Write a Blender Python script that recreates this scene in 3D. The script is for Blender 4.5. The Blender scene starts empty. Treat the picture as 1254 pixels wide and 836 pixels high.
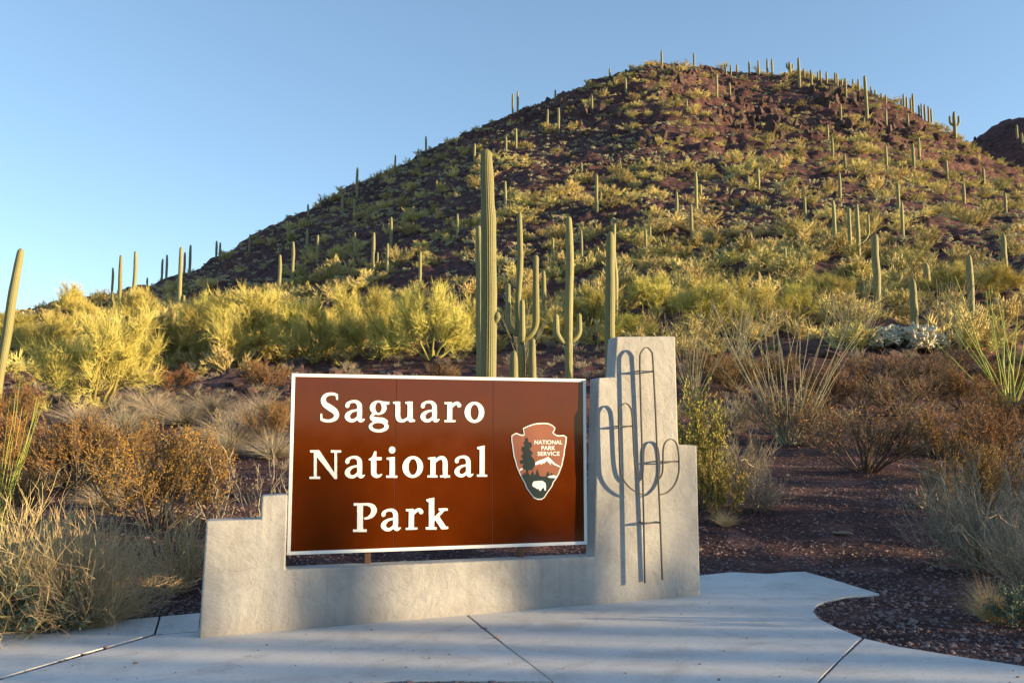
import bpy, math
import numpy as np
from mathutils import Vector, Matrix

# ------------------------------------------------------------------ camera, sky, sun, exposure
SC = bpy.context.scene
COL = SC.collection
F, CX, CY = 1080.0, 627.0, 418.0            # focal length and centre in photograph pixels (1254 x 836)
TILT = math.atan(117.0 / 1080.0)
cam = bpy.data.cameras.new('camera')
cam.sensor_width = 36.0
cam.lens = 36.0 * F / 1254.0
cam.clip_start = 0.05
cam.clip_end = 6000.0
camo = bpy.data.objects.new('camera', cam)
COL.objects.link(camo)
camo.location = (0, 0, 0)                   # the eye is the origin; the ground lies about 1.5 m below
camo.rotation_euler = (math.pi / 2 + TILT, 0, 0)
SC.camera = camo

SUN_AZ = math.radians(102.0)                # clockwise from +Y
SUN_EL = math.radians(7.2)
SUN_DIR = Vector((math.sin(SUN_AZ) * math.cos(SUN_EL), math.cos(SUN_AZ) * math.cos(SUN_EL), math.sin(SUN_EL)))
world = bpy.data.worlds.new('World')
SC.world = world
world.use_nodes = True
wn, wl = world.node_tree.nodes, world.node_tree.links
wn.clear()
sky = wn.new('ShaderNodeTexSky')
sky.sky_type = 'NISHITA'
sky.sun_disc = False
sky.sun_elevation = SUN_EL
sky.sun_rotation = SUN_AZ
sky.altitude = 800
sky.air_density = 0.9
sky.dust_density = 0.35
sky.ozone_density = 2.1
bg = wn.new('ShaderNodeBackground')
bg.inputs['Strength'].default_value = 0.15
wo = wn.new('ShaderNodeOutputWorld')
sgam = wn.new('ShaderNodeGamma')           # evens out the brightness from the zenith to the horizon
sgam.inputs['Gamma'].default_value = 0.82
wl.new(sky.outputs[0], sgam.inputs[0])
wl.new(sgam.outputs[0], bg.inputs[0])
wl.new(bg.outputs[0], wo.inputs[0])

sun = bpy.data.lights.new('sun', 'SUN')
sun.energy = 4.8
sun.angle = math.radians(0.55)
sun.color = (1.0, 0.74, 0.40)
suno = bpy.data.objects.new('sun', sun)
COL.objects.link(suno)
suno.rotation_euler = SUN_DIR.to_track_quat('Z', 'Y').to_euler()
suno.location = (40, -22, 20)

SC.view_settings.view_transform = 'Standard'
SC.view_settings.look = 'None'
SC.view_settings.exposure = 1.55
SC.view_settings.gamma = 1.0
SC.view_settings.use_curve_mapping = False
SC.cycles.max_bounces = 5
SC.cycles.diffuse_bounces = 3
SC.cycles.glossy_bounces = 3
SC.cycles.transparent_max_bounces = 8
SC.cycles.use_denoising = True

# ------------------------------------------------------------------ small helpers
def ray(px, py):
    v = (CY - py) / F
    Y = math.cos(TILT) - v * math.sin(TILT)
    Z = math.sin(TILT) + v * math.cos(TILT)
    return (px - CX) / F / Y, Z / Y

def link(o, parent=None):
    COL.objects.link(o)
    if parent is not None:
        o.parent = parent
    return o

def tag(o, label, cat, group=None, kind=None):
    if label: o['label'] = label
    if cat: o['category'] = cat
    if group: o['group'] = group
    if kind: o['kind'] = kind
    return o

def empty(name, loc=(0, 0, 0), rz=0.0):
    o = bpy.data.objects.new(name, None)
    o.empty_display_size = 0.2
    o.location = loc
    o.rotation_euler = (0, 0, rz)
    return link(o)

def make_mesh(name, V, T, tint=None, smooth=False):
    V = np.ascontiguousarray(V, np.float32); T = np.ascontiguousarray(T, np.int32)
    me = bpy.data.meshes.new(name)
    n, m = len(V), len(T); k = T.shape[1]
    me.vertices.add(n); me.vertices.foreach_set('co', V.ravel())
    me.loops.add(m * k); me.loops.foreach_set('vertex_index', T.ravel())
    me.polygons.add(m)
    me.polygons.foreach_set('loop_start', np.arange(0, m * k, k, dtype=np.int32))
    try: me.polygons.foreach_set('loop_total', np.full(m, k, dtype=np.int32))
    except Exception: pass
    me.polygons.foreach_set('use_smooth', np.full(m, smooth, dtype=bool))
    if tint is not None:
        a = me.attributes.new('tint', 'FLOAT', 'POINT')
        a.data.foreach_set('value', np.ascontiguousarray(tint, np.float32))
    me.update(calc_edges=True)
    return me

def obj(name, me, mat=None, parent=None):
    if mat is not None and not me.materials: me.materials.append(mat)
    return link(bpy.data.objects.new(name, me), parent)

def norm(a): return a / np.maximum(np.linalg.norm(a, axis=-1, keepdims=True), 1e-9)

# ------------------------------------------------------------------ noise
def _hash(ix, iy, seed):
    h = (ix.astype(np.int64) * 374761393 + iy.astype(np.int64) * 668265263 + seed * 1442695041) & 0x7fffffff
    h = ((h ^ (h >> 13)) * 1274126177) & 0x7fffffff
    h = h ^ (h >> 16)
    return (h & 0xffff) / 65535.0
def vnoise(x, y, seed=0):
    ix, iy = np.floor(x), np.floor(y); fx, fy = x - ix, y - iy
    fx = fx * fx * fx * (fx * (fx * 6 - 15) + 10); fy = fy * fy * fy * (fy * (fy * 6 - 15) + 10)
    a, b = _hash(ix, iy, seed), _hash(ix + 1, iy, seed)
    c, d = _hash(ix, iy + 1, seed), _hash(ix + 1, iy + 1, seed)
    return (a + (b - a) * fx) * (1 - fy) + (c + (d - c) * fx) * fy - 0.5
def fbm(x, y, octs, seed=0, gain=0.5):
    s = 0; a = 1.0
    for k in range(octs):
        s = s + a * vnoise(x * 2 ** k + 17.3 * k, y * 2 ** k - 9.1 * k, seed + k); a *= gain
    return s

# ------------------------------------------------------------------ materials
def new_mat(name):
    m = bpy.data.materials.new(name); m.use_nodes = True
    nt = m.node_tree; b = nt.nodes['Principled BSDF']
    return m, nt.nodes, nt.links, b
def ramp(n, stops):
    r = n.new('ShaderNodeValToRGB'); e = r.color_ramp.elements
    while len(e) < len(stops): e.new(0.5)
    for i, (p, c) in enumerate(stops):
        e[i].position = p; e[i].color = (*c, 1)
    return r
def noise(n, l, vec, scale, detail=4, rough=0.55, dist=0.0):
    t = n.new('ShaderNodeTexNoise'); t.inputs['Scale'].default_value = scale
    t.inputs['Detail'].default_value = detail; t.inputs['Roughness'].default_value = rough
    t.inputs['Distortion'].default_value = dist
    if vec is not None: l.new(vec, t.inputs['Vector'])
    return t
def mix(n, l, fac, a, b, blend='MIX'):
    m = n.new('ShaderNodeMix'); m.data_type = 'RGBA'; m.blend_type = blend
    for s, v in ((m.inputs[0], fac), (m.inputs[6], a), (m.inputs[7], b)):
        if hasattr(v, 'is_output'): l.new(v, s)
        elif isinstance(v, (tuple, list)): s.default_value = (*v, 1)
        else: s.default_value = v
    return m.outputs[2]
def math_node(n, l, op, a, b=None, clamp=False):
    m = n.new('ShaderNodeMath'); m.operation = op; m.use_clamp = clamp
    for s, v in ((m.inputs[0], a), (m.inputs[1], b)):
        if v is None: continue
        if hasattr(v, 'is_output'): l.new(v, s)
        else: s.default_value = v
    return m.outputs[0]
def bump(n, l, b, h, strength, dist):
    u = n.new('ShaderNodeBump'); u.inputs['Strength'].default_value = strength
    u.inputs['Distance'].default_value = dist
    l.new(h, u.inputs['Height']); l.new(u.outputs[0], b.inputs['Normal'])

def plant_mat(name, c0, c1, var=0.35, rough=0.75, trans=0.0):
    """two plant colours blended by the mesh attribute tint, each plant a little lighter or darker"""
    m, n, l, b = new_mat(name)
    at = n.new('ShaderNodeAttribute'); at.attribute_name = 'tint'
    oi = n.new('ShaderNodeObjectInfo')
    col = mix(n, l, at.outputs['Fac'], c0, c1)
    hs = n.new('ShaderNodeHueSaturation')
    l.new(col, hs.inputs['Color'])
    l.new(math_node(n, l, 'MULTIPLY_ADD', oi.outputs['Random'], var), hs.inputs['Value'])
    v = hs.inputs['Value'].links[0].from_node; v.inputs[2].default_value = 1 - var / 2
    r2 = math_node(n, l, 'FRACT', math_node(n, l, 'MULTIPLY', oi.outputs['Random'], 7.31))
    h2 = math_node(n, l, 'MULTIPLY_ADD', r2, 0.03); h2.node.inputs[2].default_value = 0.485
    l.new(h2, hs.inputs['Hue'])
    l.new(hs.outputs[0], b.inputs['Base Color'])
    b.inputs['Roughness'].default_value = rough
    b.inputs['Specular IOR Level'].default_value = 0.2
    return m

M = {}
M['pv_twig'] = plant_mat('palo_verde_twigs', (0.35, 0.31, 0.08), (0.60, 0.515, 0.15), 0.35)
M['pv_bark'] = plant_mat('palo_verde_bark', (0.22, 0.20, 0.05), (0.30, 0.26, 0.09), 0.2)
M['far_green'] = plant_mat('hillside_bush_twigs', (0.34, 0.29, 0.105), (0.64, 0.525, 0.215), 0.7)
M['creosote'] = plant_mat('creosote_leaves', (0.23, 0.115, 0.022), (0.42, 0.20, 0.034), 0.4)
M['olive'] = plant_mat('olive_leaves', (0.15, 0.14, 0.025), (0.33, 0.27, 0.04), 0.35)
M['wood'] = plant_mat('shrub_wood', (0.10, 0.072, 0.05), (0.19, 0.14, 0.095), 0.3)
M['straw'] = plant_mat('dry_grass', (0.44, 0.32, 0.155), (0.68, 0.53, 0.29), 0.25)
M['grey'] = plant_mat('grey_twigs', (0.21, 0.175, 0.125), (0.38, 0.32, 0.235), 0.3)
M['sage'] = plant_mat('blue_green_leaves', (0.10, 0.14, 0.095), (0.21, 0.25, 0.16), 0.2)
M['ocotillo'] = plant_mat('ocotillo_stems', (0.17, 0.15, 0.11), (0.30, 0.27, 0.17), 0.25)
M['ocotillo_green'] = plant_mat('green_ocotillo_stems', (0.22, 0.27, 0.04), (0.42, 0.42, 0.11), 0.2)
M['cholla'] = plant_mat('cholla_joints', (0.30, 0.32, 0.22), (0.60, 0.57, 0.43), 0.25)
M['hill_cholla'] = plant_mat('hill_cholla_joints', (0.27, 0.25, 0.14), (0.50, 0.45, 0.28), 0.5)
M['cholla_dead'] = plant_mat('dry_cholla_wood', (0.07, 0.05, 0.035), (0.13, 0.09, 0.06), 0.25)

def saguaro_mat():
    m, n, l, b = new_mat('saguaro_skin')
    at = n.new('ShaderNodeAttribute'); at.attribute_name = 'tint'      # 0 in the groove, 1 on the spiny rib crest
    tc = n.new('ShaderNodeTexCoord'); oi = n.new('ShaderNodeObjectInfo')
    nz = noise(n, l, tc.outputs['Object'], 3.0, 5)
    green = mix(n, l, nz.outputs['Fac'], (0.12, 0.13, 0.045), (0.21, 0.20, 0.075))
    fac = math_node(n, l, 'MULTIPLY', math_node(n, l, 'POWER', at.outputs['Fac'], 2.5), 0.75)
    col = mix(n, l, fac, green, (0.36, 0.30, 0.17))
    sc_ = noise(n, l, tc.outputs['Object'], 2.2, 6, 0.7)                         # corky brown scars
    col = mix(n, l, math_node(n, l, 'MULTIPLY', math_node(n, l, 'SUBTRACT', sc_.outputs['Fac'], 0.60), 6.0, True), col, (0.17, 0.12, 0.07))
    hs = n.new('ShaderNodeHueSaturation'); l.new(col, hs.inputs['Color'])
    v = math_node(n, l, 'MULTIPLY_ADD', oi.outputs['Random'], 0.3); v.node.inputs[2].default_value = 0.85
    l.new(v, hs.inputs['Value']); l.new(hs.outputs[0], b.inputs['Base Color'])
    b.inputs['Roughness'].default_value = 0.6; b.inputs['Specular IOR Level'].default_value = 0.25
    f = noise(n, l, tc.outputs['Object'], 60.0, 2)
    bump(n, l, b, f.outputs['Fac'], 0.5, 0.02)
    return m
M['saguaro'] = saguaro_mat()

def ground_mat():
    m, n, l, b = new_mat('desert_ground')
    g = n.new('ShaderNodeNewGeometry'); pos = g.outputs['Position']
    big = noise(n, l, pos, 0.07, 5, 0.6)
    c = ramp(n, [(0.30, (0.060, 0.033, 0.034)), (0.55, (0.096, 0.052, 0.049)), (0.78, (0.150, 0.094, 0.080))])
    l.new(big.outputs['Fac'], c.inputs[0])
    med = noise(n, l, pos, 0.9, 6, 0.7)
    col = mix(n, l, 0.6, c.outputs[0], ramp_col(n, l, med.outputs['Fac'], [(0.3, (0.50, 0.48, 0.50)), (0.5, (0.9, 0.88, 0.88)), (0.72, (1.5, 1.4, 1.25))]), 'MULTIPLY')
    vo = n.new('ShaderNodeTexVoronoi'); vo.inputs['Scale'].default_value = 22.0; l.new(pos, vo.inputs['Vector'])
    sep = n.new('ShaderNodeSeparateColor'); l.new(vo.outputs['Color'], sep.inputs[0])
    peb = ramp_col(n, l, sep.outputs[0], [(0.0, (0.68, 0.64, 0.66)), (0.6, (1.1, 1.05, 1.05)), (0.93, (1.35, 1.3, 1.25)), (1.0, (2.6, 2.5, 2.4))])
    col = mix(n, l, 0.85, col, peb, 'MULTIPLY')
    vo2 = n.new('ShaderNodeTexVoronoi'); vo2.inputs['Scale'].default_value = 2.2; l.new(pos, vo2.inputs['Vector'])
    sep2 = n.new('ShaderNodeSeparateColor'); l.new(vo2.outputs['Color'], sep2.inputs[0])
    st = ramp_col(n, l, sep2.outputs[1], [(0.0, (0.50, 0.47, 0.50)), (0.6, (0.95, 0.93, 0.93)), (1.0, (2.0, 1.85, 1.65))])
    col = mix(n, l, 0.6, col, st, 'MULTIPLY')
    l.new(col, b.inputs['Base Color']); b.inputs['Roughness'].default_value = 0.95
    b.inputs['Specular IOR Level'].default_value = 0.15
    fine = noise(n, l, pos, 14.0, 6, 0.7)
    h = math_node(n, l, 'ADD', math_node(n, l, 'MULTIPLY', vo.outputs['Distance'], -0.5), fine.outputs['Fac'])
    h = math_node(n, l, 'ADD', h, math_node(n, l, 'MULTIPLY', med.outputs['Fac'], 2.0))
    bump(n, l, b, h, 0.9, 0.06)
    return m
def ramp_col(n, l, fac, stops):
    r = ramp(n, stops); l.new(fac, r.inputs[0]); return r.outputs[0]
M['ground'] = ground_mat()

def rock_mat(name, c0, c1):
    m, n, l, b = new_mat(name)
    tc = n.new('ShaderNodeTexCoord'); oi = n.new('ShaderNodeObjectInfo')
    nz = noise(n, l, tc.outputs['Object'], 2.5, 6, 0.65)
    col = ramp_col(n, l, nz.outputs['Fac'], [(0.3, c0), (0.7, c1)])
    hs = n.new('ShaderNodeHueSaturation'); l.new(col, hs.inputs['Color'])
    v = math_node(n, l, 'MULTIPLY_ADD', oi.outputs['Random'], 0.6); v.node.inputs[2].default_value = 0.7
    l.new(v, hs.inputs['Value']); l.new(hs.outputs[0], b.inputs['Base Color'])
    b.inputs['Roughness'].default_value = 0.9
    bump(n, l, b, nz.outputs['Fac'], 0.7, 0.15)
    return m
M['rock'] = rock_mat('hill_rock', (0.040, 0.023, 0.022), (0.105, 0.058, 0.047))
M['pebble'] = rock_mat('pebble_stone', (0.15, 0.095, 0.098), (0.45, 0.34, 0.325))
M['tan_rock'] = rock_mat('tan_rock', (0.16, 0.10, 0.075), (0.30, 0.20, 0.15))

def concrete_mat():
    m, n, l, b = new_mat('concrete')
    g = n.new('ShaderNodeNewGeometry'); pos = g.outputs['Position']
    a = noise(n, l, pos, 0.8, 6, 0.6); c = noise(n, l, pos, 35.0, 4, 0.7)
    base = ramp_col(n, l, a.outputs['Fac'], [(0.3, (0.54, 0.525, 0.505)), (0.7, (0.66, 0.645, 0.625))])
    sp = ramp_col(n, l, c.outputs['Fac'], [(0.28, (0.62, 0.60, 0.58)), (0.40, (0.97, 0.97, 0.97)), (0.8, (1.05, 1.05, 1.05))])
    col = mix(n, l, 0.8, base, sp, 'MULTIPLY')
    st = noise(n, l, pos, 2.4, 7, 0.72, 0.8)
    col = mix(n, l, 0.75, col, ramp_col(n, l, st.outputs['Fac'], [(0.32, (0.72, 0.69, 0.66)), (0.50, (0.98, 0.97, 0.96)), (0.72, (1.04, 1.04, 1.04))]), 'MULTIPLY')
    dd = noise(n, l, pos, 11.0, 5, 0.75)
    col = mix(n, l, 0.7, col, ramp_col(n, l, dd.outputs['Fac'], [(0.27, (0.55, 0.50, 0.46)), (0.36, (0.97, 0.97, 0.97)), (1.0, (1, 1, 1))]), 'MULTIPLY')
    mp = n.new('ShaderNodeMapping'); mp.inputs['Rotation'].default_value = (0, 0, 0.25); mp.inputs['Scale'].default_value = (6, 160, 1)
    l.new(pos, mp.inputs[0]); br = noise(n, l, mp.outputs[0], 1.0, 2)
    l.new(col, b.inputs['Base Color']); b.inputs['Roughness'].default_value = 0.8
    b.inputs['Specular IOR Level'].default_value = 0.3
    h = math_node(n, l, 'ADD', br.outputs['Fac'], c.outputs['Fac'])
    bump(n, l, b, h, 0.35, 0.004)
    return m
M['concrete'] = concrete_mat()

def stucco_mat():
    m, n, l, b = new_mat('troweled_stucco')
    tc = n.new('ShaderNodeTexCoord'); pos = tc.outputs['Object']
    a = noise(n, l, pos, 1.3, 7, 0.66, 0.3); c = noise(n, l, pos, 6.0, 6, 0.65, 0.6); f = noise(n, l, pos, 70.0, 4, 0.7)
    base = ramp_col(n, l, a.outputs['Fac'], [(0.30, (0.29, 0.278, 0.262)), (0.5, (0.35, 0.337, 0.318)), (0.70, (0.405, 0.392, 0.372))])
    col = mix(n, l, 0.8, base, ramp_col(n, l, c.outputs['Fac'], [(0.3, (0.86, 0.85, 0.83)), (0.5, (1, 1, 1)), (0.75, (1.06, 1.06, 1.05))]), 'MULTIPLY')
    mp = n.new('ShaderNodeMapping'); mp.inputs['Scale'].default_value = (11, 11, 0.7); l.new(pos, mp.inputs[0])
    s = noise(n, l, mp.outputs[0], 1.0, 5, 0.65)                                  # rain streaks
    col = mix(n, l, 0.55, col, ramp_col(n, l, s.outputs['Fac'], [(0.30, (0.74, 0.73, 0.72)), (0.52, (1, 1, 1)), (1.0, (1, 1, 1))]), 'MULTIPLY')
    sx = n.new('ShaderNodeSeparateXYZ'); l.new(pos, sx.inputs[0])                 # soil splashed up from the ground
    hgt = math_node(n, l, 'ADD', sx.outputs['Z'], math_node(n, l, 'MULTIPLY', c.outputs['Fac'], -0.25))
    sp = math_node(n, l, 'MULTIPLY', math_node(n, l, 'SUBTRACT', -1.50, hgt), 5.0, True)
    col = mix(n, l, math_node(n, l, 'MULTIPLY', sp, 0.55), col, (0.25, 0.215, 0.185))
    vo = n.new('ShaderNodeTexVoronoi'); vo.feature = 'DISTANCE_TO_EDGE'; vo.inputs['Scale'].default_value = 0.75
    wv = n.new('ShaderNodeVectorMath'); wv.operation = 'ADD'; l.new(pos, wv.inputs[0])
    ws = n.new('ShaderNodeVectorMath'); ws.operation = 'SCALE'; ws.inputs['Scale'].default_value = 0.22; l.new(c.outputs['Color'], ws.inputs[0]); l.new(ws.outputs[0], wv.inputs[1]); l.new(wv.outputs[0], vo.inputs['Vector'])
    crk = math_node(n, l, 'LESS_THAN', vo.outputs['Distance'], 0.0035)            # hairline cracks
    crk = math_node(n, l, 'MULTIPLY', crk, math_node(n, l, 'GREATER_THAN', a.outputs['Fac'], 0.52))
    col = mix(n, l, math_node(n, l, 'MULTIPLY', crk, 0.22), col, (0.13, 0.12, 0.11))
    l.new(col, b.inputs['Base Color']); b.inputs['Roughness'].default_value = 0.85
    b.inputs['Specular IOR Level'].default_value = 0.25
    h = math_node(n, l, 'ADD', math_node(n, l, 'MULTIPLY', a.outputs['Fac'], 3.0), math_node(n, l, 'MULTIPLY', c.outputs['Fac'], 0.7))
    h = math_node(n, l, 'ADD', h, math_node(n, l, 'MULTIPLY', f.outputs['Fac'], 0.12))
    bump(n, l, b, h, 0.8, 0.014)
    return m
M['stucco'] = stucco_mat()

def paint(name, c, rough=0.4, spec=0.5, dirt=0.12, metal=0.0):
    m, n, l, b = new_mat(name)
    tc = n.new('ShaderNodeTexCoord')
    nz = noise(n, l, tc.outputs['Object'], 4.0, 6, 0.6)
    lo = tuple(x * (1 - dirt) for x in c); hi = tuple(min(1, x * (1 + dirt)) for x in c)
    l.new(ramp_col(n, l, nz.outputs['Fac'], [(0.3, lo), (0.7, hi)]), b.inputs['Base Color'])
    r = math_node(n, l, 'MULTIPLY_ADD', nz.outputs['Fac'], 0.2); r.node.inputs[2].default_value = rough - 0.1
    l.new(r, b.inputs['Roughness'])
    b.inputs['Specular IOR Level'].default_value = spec; b.inputs['Metallic'].default_value = metal
    return m
M['brown'] = paint('brown_sign_paint', (0.082, 0.0140, 0.0002), 0.09, 0.36, 0.12)
M['white'] = paint('white_sign_lettering', (0.74, 0.74, 0.72), 0.45, 0.4, 0.04)
M['emblem_brown'] = paint('emblem_brown', (0.24, 0.085, 0.045), 0.35)
M['seam'] = paint('seam_tape', (0.30, 0.12, 0.05), 0.4)
M['emblem_dark'] = paint('emblem_dark_green', (0.010, 0.020, 0.017), 0.35)
M['post'] = paint('brown_post', (0.07, 0.03, 0.015), 0.6)
M['steel'] = paint('dark_steel', (0.035, 0.034, 0.034), 0.5, 0.5, 0.3)

# ------------------------------------------------------------------ terrain
GX = 0.115 / 4.29
def plane_z(x, y=0): return -1.545 + GX * (np.clip(x, -9, 9) + 2.51)

def pchip(xk, yk, x):
    """monotone cubic through (xk, yk); yk (K,...) interpolated at x (n)"""
    xk = np.asarray(xk, float); yk = np.asarray(yk, float)
    h = np.diff(xk); d = np.diff(yk, axis=0) / h.reshape((-1,) + (1,) * (yk.ndim - 1))
    m = np.zeros_like(yk); m[0] = d[0]; m[-1] = d[-1]
    for i in range(1, len(xk) - 1):
        a, b = d[i - 1], d[i]; w1, w2 = 2 * h[i] + h[i - 1], h[i] + 2 * h[i - 1]
        with np.errstate(divide='ignore', invalid='ignore'):
            v = (w1 + w2) / (w1 / a + w2 / b)
        m[i] = np.where(a * b > 0, v, 0)
    i = np.clip(np.searchsorted(xk, x) - 1, 0, len(xk) - 2)
    t = np.clip((x - xk[i]) / h[i], 0, 1); sh = (-1,) + (1,) * (yk.ndim - 1)
    t = t.reshape(sh); hh = h[i].reshape(sh)
    return ((2 * t**3 - 3 * t**2 + 1) * yk[i] + (t**3 - 2 * t**2 + t) * hh * m[i]
            + (-2 * t**3 + 3 * t**2) * yk[i + 1] + (t**3 - t**2) * hh * m[i + 1])

PROF = [  # bearing (as a photograph column) and the ground met at each depth (m): photograph row
    (-900, [(13, 650), (20, 610), (30, 585), (45, 570), (60, 562), (90, 553), (130, 548), (170, 545), (200, 542)]),
    (-300, [(13, 640), (20, 555), (30, 520), (45, 498), (60, 485), (75, 472), (90, 460), (100, 452), (115, 446)]),
    (0,    [(13, 630), (20, 545), (30, 497), (45, 462), (60, 432), (75, 412), (90, 398), (100, 391), (112, 386)]),
    (200,  [(13, 622), (20, 542), (30, 492), (45, 455), (60, 422), (85, 385), (110, 364), (130, 352), (150, 346)]),
    (400,  [(13, 618), (20, 538), (30, 487), (45, 445), (60, 408), (90, 345), (125, 300), (160, 267), (190, 250)]),
    (627,  [(13, 615), (20, 535), (30, 482), (45, 430), (60, 383), (90, 290), (130, 217), (170, 172), (205, 146)]),
    (720,  [(13, 613), (20, 540), (30, 485), (45, 425), (60, 374), (90, 282), (130, 208), (170, 154), (208, 116)]),
    (820,  [(13, 612), (20, 545), (30, 487), (45, 420), (60, 365), (90, 270), (130, 194), (170, 133), (212, 88)]),
    (1000, [(13, 612), (20, 548), (30, 490), (45, 415), (60, 355), (90, 265), (130, 195), (170, 144), (215, 109)]),
    (1254, [(13, 610), (20, 548), (30, 488), (45, 410), (60, 352), (90, 285), (125, 245), (150, 226), (170, 215)]),
    (1600, [(13, 612), (20, 558), (30, 510), (45, 455), (60, 425), (80, 405), (100, 395), (115, 390), (130, 387)]),
    (2300, [(13, 640), (20, 600), (30, 575), (45, 565), (60, 560), (90, 555), (130, 550), (170, 548), (200, 546)])]
th_k, R_k, Z_k = [], [], []
for px, kk in PROF:
    th = math.atan((px - CX) / F / math.cos(TILT))
    rs = [0.0, 8.0]; zs = [-1.52, -1.47]
    for d, py in kk:
        rs.append(d / math.cos(th)); zs.append(d * ray(px, py)[1])
    rs += [rs[-1] * 1.35, 480, 3500]; zs += [zs[-1] * 0.72 - 1, zs[-1] * 0.1 - 2, -30]
    th_k.append(th); R_k.append(rs); Z_k.append(zs)
flat_r = R_k[0]
for th in (-2.0, -3.2):
    th_k.insert(0, th); R_k.insert(0, flat_r); Z_k.insert(0, [-1.6] * 11 + [-2, -4, -30])
for th in (2.0, 3.2):
    th_k.append(th); R_k.append(flat_r); Z_k.append([-1.6] * 11 + [-2, -4, -30])
TH = np.concatenate([np.linspace(-math.pi, -0.72, 36)[:-1], np.linspace(-0.72, 0.72, 520), np.linspace(0.72, math.pi, 36)[1:]])
RR = np.concatenate([np.linspace(0.3, 7.5, 22)[:-1], np.geomspace(7.5, 45, 150)[:-1], np.linspace(45, 225, 330)[:-1],
                     np.linspace(225, 340, 60)[:-1], np.geomspace(340, 3500, 14)])
rk = pchip(th_k, np.array(R_k), TH); zk = pchip(th_k, np.array(Z_k), TH)
ZG = np.stack([pchip(rk[i], zk[i], RR) for i in range(len(TH))])          # (theta, r)
XG = np.sin(TH)[:, None] * RR[None]; YG = np.cos(TH)[:, None] * RR[None]
def sstep(a, b, x):
    t = np.clip((x - a) / (b - a), 0, 1); return t * t * (3 - 2 * t)
w = sstep(8.5, 13.0, RR)[None]
ZG = ZG * w + (plane_z(XG) - 0.014) * (1 - w)
# a farther shoulder behind the right-hand end of the ridge
bx, by = 0.60 * 262, 262.0
ZG = np.maximum(ZG, 97 * np.exp(-(((XG - bx) / 62) ** 2 + ((YG - by) / 55) ** 2)) - 4 * (RR[None] < 200) - 0)
amp = np.interp(RR, [0, 9, 14, 30, 60, 100, 340, 600, 3500], [0, 0, 0.10, 0.35, 0.9, 1.5, 1.8, 3, 10])[None]
ridged = 0.5 - np.abs(fbm(XG / 14, YG / 14, 3, 5))
ZG = ZG + amp * (0.9 * fbm(XG / 22, YG / 22, 3, 1) + 0.55 * ridged + 0.62 * fbm(XG / 4.0, YG / 4.0, 4, 9, 0.72) - 0.2)
ZG = ZG + np.interp(RR, [0, 5, 10, 40], [0.0, 0.0, 0.03, 0.06])[None] * fbm(XG / 0.8, YG / 0.8, 3, 30)

hh_ = ZG / 4.2 + 1.3 * fbm(XG / 26, YG / 26, 3, 41); fr_ = hh_ - np.floor(hh_)
step_ = (np.floor(hh_) + sstep(0.55, 0.95, fr_) - hh_) * 4.2
lm_ = sstep(0.02, 0.30, fbm(XG / 24, YG / 24, 3, 43) + 0.10) * sstep(115, 155, RR)[None] * (RR[None] < 300)
ZG = ZG + 0.75 * step_ * lm_ + lm_ * 0.9 * (np.abs(fbm(XG / 2.6, YG / 2.6, 2, 44)) - 0.15)

def gz(x, y):
    x = np.asarray(x, float); y = np.asarray(y, float)
    t = np.interp(np.arctan2(x, y), TH, np.arange(len(TH))); r = np.interp(np.hypot(x, y), RR, np.arange(len(RR)))
    i = np.clip(t.astype(int), 0, len(TH) - 2); j = np.clip(r.astype(int), 0, len(RR) - 2); a, b = t - i, r - j
    return (ZG[i, j] * (1 - a) + ZG[i + 1, j] * a) * (1 - b) + (ZG[i, j + 1] * (1 - a) + ZG[i + 1, j + 1] * a) * b

_RS = np.concatenate([np.linspace(5, 60, 700), np.linspace(60.1, 320, 1400)])
def hit(px, py, rmin=5.0):
    """where the sight line through a photograph pixel meets the ground (x, y, z)"""
    for k in range(60):
        ux, uz = ray(px, py + k * 1.0)
        c = math.cos(math.atan(ux)); rr = _RS[_RS >= rmin]
        z = gz(ux * rr * c, rr * c); ok = z >= uz * rr * c
        if ok.any():
            r = rr[np.argmax(ok)]
            x, y = ux * r * c, r * c
            return np.array([x, y, float(gz(x, y))])
    raise ValueError((px, py))

n_t, n_r = len(TH), len(RR)
V = np.stack([XG, YG, ZG], -1).reshape(-1, 3)
ii, jj = np.meshgrid(np.arange(n_t - 1), np.arange(n_r - 1), indexing='ij')
a = (ii * n_r + jj).ravel()
Q = np.stack([a, a + 1, a + n_r + 1, a + n_r], 1)
# close the seam behind the camera and the middle
b0 = np.arange(n_r - 1); Q2 = np.stack([(n_t - 1) * n_r + b0, (n_t - 1) * n_r + b0 + 1, b0 + 1, b0], 1)
terr = obj('desert_ground', make_mesh('desert_ground', V, np.concatenate([Q, Q2]), smooth=True), M['ground'])
tag(terr, 'reddish stony desert ground rising into a tall rocky hill', 'ground', kind='structure')

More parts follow.
